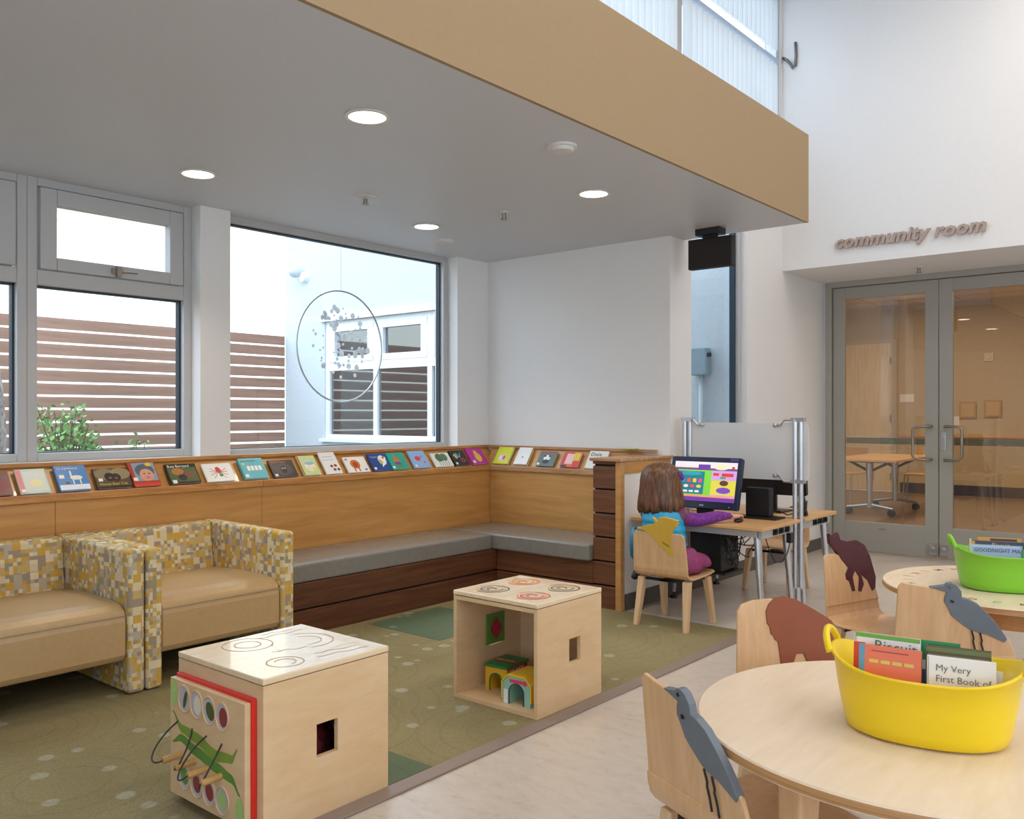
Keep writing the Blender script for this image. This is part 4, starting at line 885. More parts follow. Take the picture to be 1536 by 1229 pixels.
hleg = [(trace([(775, 940), (795, 1010), (790, 1040), (805, 1100), (815, 1180)], 640, 535, hk, 0.575), 0.0026, M['black']), (trace([(845, 960), (862, 1030), (856, 1055), (872, 1110), (882, 1190)], 640, 535, hk, 0.575), 0.0026, M['black']),
        (trace([(585, 558), (588, 556)], 640, 535, hk, 0.575), 0.0052, M['black']), (trace([(608, 690), (616, 676)], 640, 535, hk, 0.575), 0.0056, M['black'])]
child_chair('beech chair with a blue grey heron behind the yellow tub', -0.899, 3.679, 0.437, heron_wood, heron, bluegrey, hleg, 1.13, drop=0.03)
child_chair('beech chair with a grey heron in the bottom foreground', -0.90, 2.012, -0.439, heron_wood, heron, bluegrey, hleg, 1.083, drop=0.04)
bear = trace([(240, 300), (262, 250), (300, 215), (380, 203), (450, 220), (540, 270), (650, 335), (700, 370), (740, 450), (780, 560), (820, 640), (880, 730), (905, 800), (860, 830), (790, 790), (740, 800), (690, 775), (660, 700), (620, 645), (595, 650), (598, 790), (540, 795), (520, 660), (490, 580), (440, 585), (410, 660), (410, 850), (355, 850), (330, 640), (315, 500), (295, 490), (285, 460), (270, 455), (262, 400), (245, 380)], 448, 245, 0.000426, 0.575, True)
bear_wood = [(0.182, 0.375), (-0.182, 0.375), (-0.170, 0.40)] + trace([(800, 690), (740, 560), (690, 440), (560, 330), (400, 240), (280, 215), (150, 225)], 448, 245, 0.000426, 0.575, True) + [(0.160, 0.572), (0.172, 0.55)]
child_chair('beech chair with a rust brown bear behind the near table', -0.977, 2.642, math.atan2(-0.70, -0.71), bear_wood, bear, mottled('rust_paint', '#8a441f', '#924a24', 12, 0.5), (), 1.13, drop=0.03)
fox = trace([(75, 75), (95, 92), (112, 73), (120, 108), (150, 120), (190, 118), (225, 145), (245, 200), (262, 300), (255, 352), (240, 362), (225, 312), (196, 275), (205, 325), (190, 358), (178, 352), (188, 290), (172, 256), (158, 285), (164, 350), (152, 350), (142, 300), (130, 292), (128, 268), (143, 240), (118, 200), (95, 150), (75, 118)], 155, 168, 0.00158, 0.575, True, 0.00098)
fox_wood = [(0.182, 0.375), (-0.182, 0.375), (-0.160, 0.41), (-0.13, 0.46), (-0.08, 0.52), (0.02, 0.55), (0.10, 0.575), (0.160, 0.575), (0.172, 0.56)]
child_chair('beech chair with a maroon cat like animal by the glass doors', -1.271, 4.223, math.atan2(-0.948, -0.32), fox_wood, fox, mottled('maroon_paint', '#4c1c28', '#54202c', 12, 0.5), (), 1.05, drop=0.03)
cat = [(-0.02, 0.52), (0.03, 0.50), (0.10, 0.45), (0.155, 0.44), (0.165, 0.50), (0.15, 0.58), (0.152, 0.635), (0.125, 0.61), (0.09, 0.615), (0.06, 0.64), (0.05, 0.59), (-0.02, 0.56)]
child_chair('plain beech chair tucked under the rear desk', -2.615, 6.12, math.pi, R(0, 0, 0.575), [(-u, v) for u, v in cat], mat('#2c2f42', 0.5))

# ================================================================== ROUND TABLES
def round_table(label, x, y, r, z, apron, la):
    t = thing('round_table', label, 'table', (x, y, 0), 0, 'low round tables')
    top = obj('table_top', MB().lathe([(0.001, z - 0.026), (r - 0.002, z - 0.026), (r, z - 0.022), (r, z - 0.004), (r - 0.003, z), (0.001, z)], (x, y, 0), 96), M['birch_h'], t)
    obj('ply_edge', MB().lathe([(r - 0.002, z - 0.025), (r + 0.001, z - 0.022), (r + 0.001, z - 0.005), (r - 0.002, z - 0.003)], (x, y, 0), 96, cap=False), M['edge'], top)
    for k in range(4):
        a = la + k * math.pi / 2; ca, sa = math.cos(a), math.sin(a)
        rr = r * 0.80; m = MB(); fr = Matrix.Translation((x + rr * ca, y + rr * sa, 0)) @ Matrix.Rotation(a, 4, 'Z')
        m.loft([[fr @ Vector((u * q + o_, v * q, zz_)) for u, v in ((-1, -1), (1, -1), (1, 1), (-1, 1))] for q, o_, zz_ in ((0.021, 0.02, 0), (0.033, 0, z - 0.027))])
        obj('leg', m, M['beech'], t, 0.006)
    if apron: obj('apron', MB().lathe([(r * 0.86, z - 0.10), (r * 0.86, z - 0.027), (r * 0.83, z - 0.027), (r * 0.83, z - 0.10)], (x, y, 0), 64, cap=False), wood('apron_wood', '#a9713c', '#bd8550', (2, 2, 8), 0.4), t)
    return t, top
ZT = 0.53
round_table('low round table holding the yellow tub', -0.589, 2.243, 0.531, ZT, False, math.radians(160))
t2, top2 = round_table('low round table with painted letters under the green tub', -0.765, 4.27, 0.515, ZT, True, math.radians(240))
pal = ['#3f9a5a', '#8a4a34', '#6fae4a', '#c9563c', '#c98a3c', '#4a6a8a', '#b5543c']
for k, ch in enumerate('ABCDEFGHIJKLMNOPQRSTUVWXYZ'):
    a = math.radians(-62 - k * 12.5); rr = 0.425
    me = text_mesh(ch, 0.05, 0, 'CENTER', bold=0.0008); me.materials.append(mat(pal[k % 7], 0.5, 0, 'print'))
    me.transform(Matrix.Translation((-0.765 + rr * math.cos(a), 4.27 + rr * math.sin(a), ZT + 0.0006)) @ Matrix.Rotation(a + math.pi / 2, 4, 'Z'))
    obj('painted_letter', me, None, top2)
# tubs
def tub(label, x, y, z, axis, col, name='plastic_tub', fold=False):
    ang = math.atan2(axis[1], axis[0]); T = Matrix.Translation((x, y, z)) @ Matrix.Rotation(ang, 4, 'Z')
    t = thing(name, label, 'tub', (x, y, z), ang, 'oval book tubs')
    n = 64; pr = []
    hgt = 0.158
    def ring(a, b, zz_, wave):
        out = []
        for i in range(n):
            q = 2 * math.pi * i / n; cq, sq = math.cos(q), math.sin(q)
            out.append((a * (abs(cq) ** 0.86) * (1 if cq > 0 else -1), b * (abs(sq) ** 0.86) * (1 if sq > 0 else -1), zz_ + wave * (cq ** 4 - 0.35 * (sq ** 2))))
        return out
    prof = [(0.02, 0.015, 0.001, 0), (0.158, 0.124, 0.001, 0), (0.173, 0.138, 0.008, 0), (0.179, 0.142, 0.03, 0), (0.191, 0.149, 0.09, .2), (0.202, 0.153, hgt - 0.006, 1), (0.208, 0.159, hgt - 0.003, 1), (0.208, 0.159, hgt + 0.003, 1), (0.200, 0.151, hgt + 0.002, 1), (0.184, 0.138, 0.09, .2), (0.168, 0.124, 0.012, 0), (0.02, 0.015, 0.006, 0)]
    obj('tub_body', MB().loft([ring(a, b, c, 0.022 * w_) for a, b, c, w_ in prof]), col, t, smooth=True, world=False)
    for s in (-1, 1):
        pts = [(s * 0.198, math.cos(q) * 0.058, hgt + 0.012 + math.sin(q) * 0.045) for q in [math.pi * i / 14 for i in range(15)]]
        pts = [(px + s * (pz - hgt) * 0.35, py, pz) for px, py, pz in pts]
        if fold and s == 1: pass
        obj('handle', MB().tube(pts, 0.0085, 8), col, t, smooth=True, world=False)
    return t, T
ycol = mat('#f2cf12', 0.32); gcol = mat('#86cc33', 0.32)
ty, TY = tub('bright yellow oval tub of books on the near table', -0.57, 2.185, ZT, (0.985, 0.17), ycol)
tgn, TG = tub('lime green oval tub of books on the far table', -0.775, 4.20, ZT, (0.92, 0.39), gcol)
def tub_book(T, u, n, z, w, h, t, cover, shapes, title, label, lean=8, twist=0, **kw):
    M_ = T @ Matrix.Translation((u, n, z)) @ Matrix.Rotation(math.radians(twist), 4, 'Z') @ frame((1, 0, 0), (0, math.sin(math.radians(lean)), math.cos(math.radians(lean))), (0, 0, 0))
    return book(label, w, h, t, cover, shapes, title, M_, **kw)
YG = 'books in the yellow tub'; GG = 'books in the green tub'
tub_book(TY, -0.157, 0.012, 0.030, .145, .178, .012, '#eceae6', [('r', .5, .975, .5, .035, '#6fae3c'), ('r', .07, .45, .09, .52, '#d8452c')], 'Biscuit', 'white book titled Biscuit with a green top edge', 6, -3, group=YG, tcol='#3c7a4a', tsize=.036, tpos=(.3, .79), name='board_book')
tub_book(TY, -0.140, -0.035, 0.032, .135, .160, .012, '#e8775a', [('r', .04, .5, .05, .6, '#5f9ac0'), ('e', .5, .44, .07, .14, '#f3e3d6', .15), ('e', .66, .44, .07, .14, '#f3e3d6', -.15), ('e', .85, .42, .05, .06, '#4a9a4a')] + [('r', .24 + i * .19, .78, .075, .03, '#d9c86a') for i in range(4)] + [('r', .5, .93, .3, .008, '#8d4a5a')], None, 'orange board book with white rabbit ears', 6, -3, group=YG, name='board_book')
tub_book(TY, -0.040, 0.045, 0.034, .11, .165, .012, '#1f8a4c', [('r', .5, .3, .46, .5, '#2a5f94'), ('r', .5, .66, .46, .1, '#d8dce0'), ('e', .7, .62, .16, .1, '#26262a')], None, 'green and blue book standing behind the others', 6, 0, group=YG, name='board_book')
tub_book(TY, 0.000, 0.020, 0.034, .135, .162, .012, '#5f5a3c', [('r', .5, .95, .5, .035, '#6d7a3a'), ('r', .5, .8, .48, .1, '#8f8268'), ('r', .75, .8, .18, .03, '#b59ac0')], None, 'olive brown book behind the white board book', 5, 2, group=YG, name='board_book')
tub_book(TY, 0.008, -0.040, 0.036, .138, .150, .020, '#efedea', [], 'My Very', 'white board book titled My Very First Book of', 6, 2, group=YG, tcol='#6a655e', tsize=.021, tpos=(.12, .80), name='board_book')
wb = [o for o in bpy.data.objects if o.get('label', '').startswith('white board book')][0]
for s_, yy in (('First Book of', .64), ('Numbers', .47)):
    me = text_mesh(s_, .021, 0); me.materials.append(mat('#6a655e' if yy > .5 else '#2a2826', 0.4, 0, 'print'))
    me.transform(Matrix.Translation((.138 * .12, .150 * yy, 0.0222)))
    obj('title', me, None, [c for c in wb.children if c.name.startswith('front_cover')][0], world=False)
tub_book(TY, 0.020, 0.0, 0.017, .138, .140, .012, '#e8e6e2', [], None, 'thin white board book with a side tab', 6, 2, group=YG, name='board_book')
tub_book(TG, -0.145, -0.02, 0.030, .20, .155, .010, '#9fb2d4', [('r', .03, .5, .02, .5, '#c9c08a'), ('r', .5, .95, .45, .01, '#c9d2e4')], 'GOODNIGHT MAX', 'light blue book titled Goodnight Max', 8, -6, group=GG, tcol='#3a2f44', tsize=.022, tpos=(.09, .80), name='board_book')
tub_book(TG, -0.135, 0.02, 0.017, .21, .178, .012, '#3a4458', [('r', .05, .93, .05, .05, '#e0a03c')], 'Biscuit', 'dark blue book with gold lettering', 8, -6, group=GG, tcol='#e0b03c', tsize=.026, tpos=(.4, .86), name='board_book')
tub_book(TG, -0.10, 0.05, 0.017, .17, .190, .010, '#d89a3c', [('r', .6, .95, .3, .03, '#4a3a34')], None, 'orange book at the back of the green tub', 8, -6, group=GG, name='board_book')
tub_book(TG, 0.052, -0.045, 0.017, .10, .150, .012, '#26222c', [('e', .5, .75, .2, .2, '#d8426a'), ('r', .06, .5, .06, .8, '#3f9a5a')], None, 'black book with a pink flower spot', 8, -4, group=GG, name='board_book')

# ================================================================== COMPUTER DESKS
ZD = 0.605
def desk(label, y0, y1):
    x0, x1 = -3.055, -2.150
    d_ = thing('computer_desk', label, 'desk', ((x0 + x1) / 2, (y0 + y1) / 2, 0), 0, 'low computer desks')
    obj('desk_top', B(x0, x1, y0, y1, ZD - 0.022, ZD), M['desk'], d_, 0.004)
    obj('rail', MB().box(x0 + 0.05, x1 - 0.05, y0 + 0.05, y0 + 0.08, ZD - 0.065, ZD - 0.023).box(x0 + 0.05, x1 - 0.05, y1 - 0.08, y1 - 0.05, ZD - 0.065, ZD - 0.023), M['alu'], d_)
    sr = obj('side_rail', MB().box(x1 - 0.055, x1 - 0.03, y0 + 0.05, y1 - 0.05, ZD - 0.075, ZD - 0.023), M['alu'], d_)
    for k in range(3):
        yc = y0 + 0.24 + k * 0.09
        obj('socket', MB().box(x1 - 0.032, x1 - 0.022, yc - 0.03, yc + 0.03, ZD - 0.066, ZD - 0.032).cyl((x1 - 0.022, yc, ZD - 0.05), (x1 - 0.012, yc, ZD - 0.05), 0.014), M['black'], sr)
    for xx, sx in ((x0 + 0.07, -1), (x1 - 0.07, 1)):
        for yy, sy in ((y0 + 0.08, -1), (y1 - 0.08, 1)):
            lg = obj('leg', MB().cyl((xx, yy, ZD - 0.03), (xx + sx * 0.02, yy + sy * 0.012, 0.30), 0.024, 0.022, 14).cyl((xx + sx * 0.02, yy + sy * 0.012, 0.30), (xx + sx * 0.04, yy + sy * 0.02, 0.045), 0.019, 0.015, 14), M['chrome'], d_, smooth=False)
            obj('foot', MB().cyl((xx + sx * 0.04, yy + sy * 0.02, 0), (xx + sx * 0.04, yy + sy * 0.02, 0.018), 0.026, 0.02, 14).cyl((xx + sx * 0.04, yy + sy * 0.02, 0.018), (xx + sx * 0.04, yy + sy * 0.02, 0.05), 0.006), M['black'], lg)
desk('low computer desk the girl is using', 4.845, 5.415)
desk('low computer desk behind the frosted divider', 5.485, 6.055)
fs = thing('desk_divider', 'frosted divider panel on aluminium posts between the desks', 'divider', (-2.58, 5.45, 0))
for xp in (-2.985, -2.195):
    ps = obj('post', MB().cyl((xp, 5.435, 0.16), (xp, 5.435, 1.24), 0.016, n=14).cyl((xp + 0.032, 5.45, 0.16), (xp + 0.032, 5.45, 1.24), 0.016, n=14).cyl((xp + 0.016, 5.442, 0.0), (xp + 0.016, 5.442, 0.17), 0.018, n=14), M['chrome'], fs, smooth=False)
    sg_ = 1 if xp < -2.5 else -1
    hs = ((1.235, 1.20), (0.84, 0.875)) if sg_ == -1 else ((1.235, 1.20),)
    for za, zb_ in hs:
        obj('clamp_arm', MB().box(xp - 0.025, xp + 0.06, 5.42, 5.47, za - 0.01, za + 0.014).tube([(xp + sg_ * 0.02, 5.43, za), (xp + sg_ * 0.07, 5.43, za), (xp + sg_ * 0.10, 5.435, zb_), (xp + sg_ * 0.13, 5.44, zb_)], 0.009, 8).ball((xp + sg_ * 0.135, 5.437, zb_), 0.016, 10, 6), M['chrome'], ps)
def rrect(x0, x1, z0, z1, r, n=6):
    p = []
    for cx, cz, a0 in ((x1 - r, z1 - r, 0), (x0 + r, z1 - r, 90), (x0 + r, z0 + r, 180), (x1 - r, z0 + r, 270)):
        for i in range(n + 1):
            a = math.radians(a0 + 90 * i / n); p.append((cx + r * math.cos(a), cz + r * math.sin(a)))
    return p
obj('panel', MB().prism(rrect(-3.01, -2.11, 0.845, 1.215, 0.03), frame((1, 0, 0), (0, 0, 1), (0, 5.452, 0)), -0.004, 0.004), M['frost'], fs)
# monitor in use
mn = thing('computer_monitor', 'dark blue monitor with a bright game on its screen', 'monitor', (-2.69, 5.18, ZD))
tl = math.radians(14)
FM = frame((1, 0, 0), (0, math.sin(tl), math.cos(tl)), (-2.675, 5.085, 0.668))
obj('housing', MB().prism(rrect(-0.25, 0.25, 0.0, 0.335, 0.014), FM, -0.035, 0.0), mat('#1f2a44', 0.35), mn, 0.004)
em = {}
def glow(h):
    if h not in em: em[h] = emit('screen_' + h.strip('#'), h, 0.45)
    return em[h]
sm = MB(); sms = []
def sq(u0, u1, v0, v1, h, lay, kind='r'):
    mm = glow(h)
    if mm not in sms: sms.append(mm)
    sm.cur = sms.index(mm); z = 0.0006 + lay * 0.0004
    if kind == 'r': pts = [(u0, v0), (u1, v0), (u1, v1), (u0, v1)]
    else: pts = [((u0 + u1) / 2 + (u1 - u0) / 2 * math.cos(2 * math.pi * k / 18), (v0 + v1) / 2 + (v1 - v0) / 2 * math.sin(2 * math.pi * k / 18)) for k in range(18)]
    sm.add([FM @ Vector((u, v, z)) for u, v in pts], [tuple(range(len(pts)))])
sq(-0.222, 0.222, 0.046, 0.302, '#e9dcc0', 0)
sq(-0.222, 0.222, 0.272, 0.302, '#e4e0e8', 1); sq(-0.222, 0.222, 0.248, 0.262, '#6a4a9a', 1)
sq(-0.05, 0.035, 0.25, 0.285, '#6a3aa0', 2); sq(0.06, 0.165, 0.252, 0.29, '#f2e2b8', 2, 'e'); sq(0.185, 0.205, 0.262, 0.276, '#c9442c', 2)
sq(-0.222, 0.01, 0.075, 0.248, '#8ac83c', 1); sq(-0.212, 0.0, 0.09, 0.238, '#1f7a8c', 2); sq(-0.19, -0.02, 0.21, 0.236, '#2aa0b0', 3, 'e')
sq(0.0, 0.05, 0.072, 0.248, '#7ed040', 2)
for i, h in enumerate(('#e9e3d0', '#3f8fd0', '#e05a3c', '#e8c83c', '#d84a8a')): sq(-0.20 + i * 0.04, -0.175 + i * 0.04, 0.165, 0.19, h, 4)
for i, h in enumerate(('#d8702c', '#f0ece4', '#e0445a', '#f2c850')): sq(-0.19 + i * 0.046, -0.155 + i * 0.046, 0.13, 0.15, h, 4, 'e')
for i in range(4): sq(-0.185 + i * 0.042, -0.155 + i * 0.042, 0.10, 0.113, '#e8eef2', 4)
sq(0.05, 0.222, 0.072, 0.248, '#c8a0d8', 1); sq(0.05, 0.222, 0.09, 0.185, '#d8d04a', 2); sq(0.06, 0.10, 0.214, 0.232, '#d83a44', 3); sq(0.12, 0.20, 0.210, 0.232, '#d83a44', 3); sq(0.11, 0.15, 0.196, 0.208, '#2aa04a', 3)
sq(0.09, 0.19, 0.10, 0.14, '#7a4ab8', 3, 'e'); sq(0.11, 0.17, 0.15, 0.185, '#5a3a30', 3, 'e')
sq(-0.222, 0.222, 0.046, 0.072, '#7a3aa8', 2); sq(-0.222, 0.222, 0.072, 0.084, '#e8a070', 3)
sc_ = obj('screen', sm, sms, mn)
text('brand_lettering', 'ASUS', 0.013, mat('#c9d2e0', 0.4), FM @ Matrix.Translation((0.0, 0.015, 0.001)), mn, align='CENTER', bold=0.0004)
obj('corner_sticker', MB().prism([(0.17, 0.313), (0.225, 0.313), (0.225, 0.328), (0.17, 0.328)], FM, 0.0002, 0.001), mat('#5a4a9a', 0.4), mn)
obj('power_light', MB().prism([(0.19, 0.014), (0.194, 0.014), (0.194, 0.018), (0.19, 0.018)], FM, 0.0002, 0.001), glow('#e8f4ff'), mn)
obj('stand', MB().box(-2.73, -2.62, 5.13, 5.16, ZD + 0.01, 0.72).lathe([(0.001, 0), (0.09, 0), (0.085, 0.012), (0.001, 0.014)], (-2.675, 5.16, ZD), 24, 1.1, 0.8), M['black'], mn)
kb = thing('keyboard', 'colourful childrens keyboard in front of the monitor', 'keyboard', (-2.72, 4.99, ZD))
obj('keyboard_base', B(-2.92, -2.53, 4.93, 5.055, ZD, ZD + 0.014), mat('#23305a', 0.4), kb, 0.004)
km = MB(); kms = [mat(h, 0.4) for h in ('#d8862c', '#c8382c', '#e0b43c', '#2c4a94')]
for r_ in range(4):
    for k in range(13):
        km.cur = (r_ + k // 3) % 4; km.box(-2.91 + k * 0.0285, -2.887 + k * 0.0285, 4.94 + r_ * 0.028, 4.962 + r_ * 0.028, ZD + 0.014, ZD + 0.021)
obj('keys', km, kms, kb)['kind'] = 'stuff'
tag(obj('computer_mouse', MB().ball((-2.385, 5.02, ZD + 0.012), (0.026, 0.042, 0.014), 14, 8), M['black'], smooth=True), 'black computer mouse under the hand of the girl', 'mouse')
pc = thing('computer_unit', 'black upright computer box right of the lit monitor', 'computer', (-2.36, 5.33, ZD))
obj('case', B(-2.47, -2.305, 5.30, 5.36, ZD + 0.012, 0.80), M['black'], pc, 0.006); obj('base', B(-2.48, -2.24, 5.24, 5.395, ZD, ZD + 0.012), M['black'], pc, 0.004)
m2 = thing('computer_monitor', 'black monitor seen from behind under the divider', 'monitor', (-2.45, 5.75, ZD))
obj('housing', MB().prism(rrect(-0.26, 0.26, 0, 0.33, 0.015), frame((1, 0, 0), (0, -0.1, 1), (-2.50, 5.74, 0.72)), -0.035, 0.0), M['black'], m2, 0.004)
obj('stand', MB().box(-2.55, -2.45, 5.73, 5.76, ZD + 0.01, 0.80).box(-2.62, -2.38, 5.66, 5.85, ZD, ZD + 0.012), M['black'], m2)
tag(obj('headset', MB().tube([(-2.20, 5.62, ZD + 0.01), (-2.21, 5.63, 0.69), (-2.23, 5.66, 0.72), (-2.24, 5.69, 0.69), (-2.24, 5.70, ZD + 0.012)], 0.012, 8).box(-2.25, -2.19, 5.60, 5.64, ZD, ZD + 0.02), M['black']), 'small black stand beside the right divider post', 'stand')
tw_ = thing('computer_tower', 'black computer and tangled leads under the desk', 'computer', (-2.62, 5.25, 0.25))
obj('case', B(-2.74, -2.53, 5.08, 5.325, 0.27, 0.545), M['black'], tw_, 0.005)
obj('cradle', MB().box(-2.75, -2.50, 5.07, 5.33, 0.255, 0.268).box(-2.755, -2.742, 5.09, 5.325, 0.26, 0.582), M['black'], tw_)
random.seed(21)
for k in range(12):
    a = Vector((-2.56 + random.uniform(-.04, .05), 5.08 + random.uniform(-.03, .12), 0.56)); b_ = Vector((-2.38 + random.uniform(-.12, .06), 5.12 + random.uniform(-.03, .15), 0.56))
    dz = random.uniform(0.08, 0.27); sd = Vector((random.uniform(-.06, .08), random.uniform(-.06, .04), 0))
    pts = [a.lerp(b_, q) + sd * math.sin(math.pi * q) + Vector((0.012 * math.sin(q * 17 + k), 0.01 * math.cos(q * 13 + k), -dz * math.sin(math.pi * q))) for q in [i / 20 for i in range(21)]]
    obj('cable', MB().tube(pts, 0.0035, 5), M['black'], tw_, smooth=True)
tag(obj('desk_cable', MB().tube([(-2.33, 5.36, ZD + 0.035), (-2.28, 5.38, ZD + 0.05), (-2.24, 5.42, ZD + 0.02), (-2.20, 5.5, ZD + 0.035), (-2.17, 5.57, ZD + 0.04), (-2.185, 5.60, ZD + 0.012)], 0.004, 6), M['black'], smooth=True), 'thin black lead across the desk top near the post', 'cable')
tag(obj('power_lead', MB().tube([(-2.20, 4.98, 0.55), (-2.19, 5.03, 0.45), (-2.185, 5.10, 0.37), (-2.18, 5.2, 0.36), (-2.175, 5.27, 0.41), (-2.17, 5.29, 0.48)], 0.0035, 6).box(-2.185, -2.155, 5.27, 5.31, 0.47, 0.53), M['black']), 'black lead with an adapter hanging below the desk edge', 'cable')
# ================================================================== THE GIRL AT THE COMPUTER
gl = thing('person', 'girl in a blue quilted vest and purple sleeves sitting at the computer', 'person', (-2.66, 4.64, 0.31))
J = {'pel': ((-2.66, 4.635, 0.395), .078), 'bel': ((-2.68, 4.635, 0.48), .080), 'che': ((-2.71, 4.655, 0.60), .080), 'nb': ((-2.725, 4.675, 0.69), .045), 'ne': ((-2.732, 4.685, 0.735), .034), 'jaw': ((-2.737, 4.715, 0.785), .066), 'hd': ((-2.738, 4.705, 0.85), .084), 'ht': ((-2.738, 4.70, 0.905), .066),
     'rs': ((-2.625, 4.675, 0.665), .046), 'ru': ((-2.58, 4.73, 0.635), .049), 're': ((-2.53, 4.80, 0.628), .043), 'rf': ((-2.465, 4.90, 0.648), .037), 'rw': ((-2.415, 4.975, 0.646), .021), 'rp': ((-2.397, 5.003, 0.646), .022),
     'ls': ((-2.815, 4.695, 0.665), .046), 'lu': ((-2.86, 4.74, 0.63), .042), 'le': ((-2.895, 4.80, 0.635), .036), 'lf': ((-2.87, 4.89, 0.645), .031), 'lw': ((-2.84, 4.965, 0.648), .021), 'lp': ((-2.83, 4.995, 0.646), .022),
     'rh': ((-2.595, 4.64, 0.385), .068), 'rk': ((-2.492, 4.845, 0.385), .058), 'ra': ((-2.585, 4.715, 0.352), .034), 'rt': ((-2.61, 4.665, 0.345), .028), 'rz': ((-2.635, 4.605, 0.342), .022),
     'lh': ((-2.735, 4.65, 0.385), .066), 'lk': ((-2.80, 4.86, 0.385), .055), 'la': ((-2.862, 4.69, 0.335), .033), 'lt': ((-2.868, 4.63, 0.30), .028), 'lz': ((-2.868, 4.58, 0.262), .022)}
BONES = [('pel', 'bel', 1), ('bel', 'che', 1), ('che', 'nb', 1), ('nb', 'ne', 0), ('ne', 'jaw', 0), ('jaw', 'hd', 0), ('hd', 'ht', 0),
         ('che', 'rs', 1), ('rs', 'ru', 2), ('ru', 're', 2), ('re', 'rf', 2), ('rf', 'rw', 2), ('rw', 'rp', 0), ('che', 'ls', 1), ('ls', 'lu', 2), ('lu', 'le', 2), ('le', 'lf', 2), ('lf', 'lw', 2), ('lw', 'lp', 0),
         ('pel', 'rh', 3), ('rh', 'rk', 3), ('rk', 'ra', 3), ('ra', 'rt', 4), ('rt', 'rz', 4), ('pel', 'lh', 3), ('lh', 'lk', 3), ('lk', 'la', 3), ('la', 'lt', 4), ('lt', 'lz', 4)]
# fingers on the mouse hand (curled over the mouse) and on the keyboard hand
for side, pb, fw, sd in (('r', J['rp'][0], Vector((0.42, 0.90, 0)).normalized(), 1), ('l', J['lp'][0], Vector((0.25, 0.96, 0)).normalized(), -1)):
    pb = Vector(pb); rt_ = Vector((fw.y, -fw.x, 0))
    for k, (off, L) in enumerate(((-0.018, .036), (-0.006, .042), (0.006, .040), (0.018, .031))):
        a_ = pb + rt_ * off + fw * 0.012; b_ = pb + rt_ * off * 1.15 + fw * (0.012 + L * .55) + Vector((0, 0, 0.004)); c_ = pb + rt_ * off * 1.2 + fw * (0.012 + L) + Vector((0, 0, -0.012))
        for nm, p, r in (('a', a_, .0078), ('b', b_, .0072), ('c', c_, .006)): J[side + 'f%d' % k + nm] = (tuple(p), r)
        BONES += [(side + 'p', side + 'f%da' % k, 0), (side + 'f%da' % k, side + 'f%db' % k, 0), (side + 'f%db' % k, side + 'f%dc' % k, 0)]
    a_ = pb - rt_ * sd * 0.016 - fw * 0.008; b_ = a_ - rt_ * sd * 0.016 + fw * 0.016 + Vector((0, 0, -0.008)); c_ = b_ - rt_ * sd * 0.002 + fw * 0.018 + Vector((0, 0, -0.006))
    for nm, p, r in (('a', a_, .010), ('b', b_, .0085), ('c', c_, .007)): J[side + 't_' + nm] = (tuple(p), r)
    BONES += [(side + 'p', side + 't_a', 0), (side + 't_a', side + 't_b', 0), (side + 't_b', side + 't_c', 0)]
names = list(J); idx = {n: i for i, n in enumerate(names)}
sk = bpy.data.meshes.new('body_skeleton'); sk.from_pydata([J[n][0] for n in names], [(idx[a], idx[b]) for a, b, _ in BONES], [])
so = bpy.data.objects.new('body_skeleton', sk); COL.objects.link(so)
md = so.modifiers.new('skin', 'SKIN'); md.use_smooth_shade = True; md.branch_smoothing = 0.6
for n in names:
    sv = sk.skin_vertices[0].data[idx[n]]; sv.radius = (J[n][1],) * 2; sv.use_root = (n == 'pel')
so.modifiers.new('subdivision', 'SUBSURF').levels = 2
bpy.context.view_layer.update()
bm_ = bpy.data.meshes.new_from_object(so.evaluated_get(bpy.context.evaluated_depsgraph_get()))
bpy.data.objects.remove(so)
skin = mat('#d9a283', 0.5); purple = mottled('purple_knit', '#5a2374', '#8a3aa0', 45, 0.85); pinkp = mottled('pink_print', '#5f5a78', '#8e3468', 30, 0.8, 0, 3, '#c0507a'); shoe = mat('#1d1d22', 0.5)
vestm = mottled('cyan_nylon', '#1590c0', '#2aa8d2', 12, 0.4)
bm_.materials.clear()
for m_ in (skin, purple, purple, pinkp, shoe): bm_.materials.append(m_)
segs = [(Vector(J[a][0]), Vector(J[b][0]), r) for a, b, r in BONES]
for p in bm_.polygons:
    best = None
    for a, b, r in segs:
        ab = b - a; q = max(0, min(1, (p.center - a).dot(ab) / ab.length_squared)); d_ = (p.center - a - ab * q).length
        if best is None or d_ < best[0]: best = (d_, r)
    p.material_index = best[1]; p.use_smooth = True
body = obj('body', bm_, None, gl)
# face
for dx in (-0.03, 0.03): obj('eye', MB().ball((-2.738 + dx, 4.782, 0.838), 0.009, 10, 6), mat('#2a1a14', 0.2), body, smooth=True)
obj('nose', MB().ball((-2.738, 4.792, 0.815), (0.009, 0.012, 0.011), 10, 6), skin, body, smooth=True)
obj('mouth', MB().ball((-2.738, 4.783, 0.788), (0.018, 0.005, 0.005), 10, 6), mat('#b5544c', 0.4), body, smooth=True)
for sx in (-1, 1): obj('ear', MB().ball((-2.738 + sx * 0.083, 4.70, 0.83), (0.008, 0.016, 0.022), 10, 6), skin, body, smooth=True)
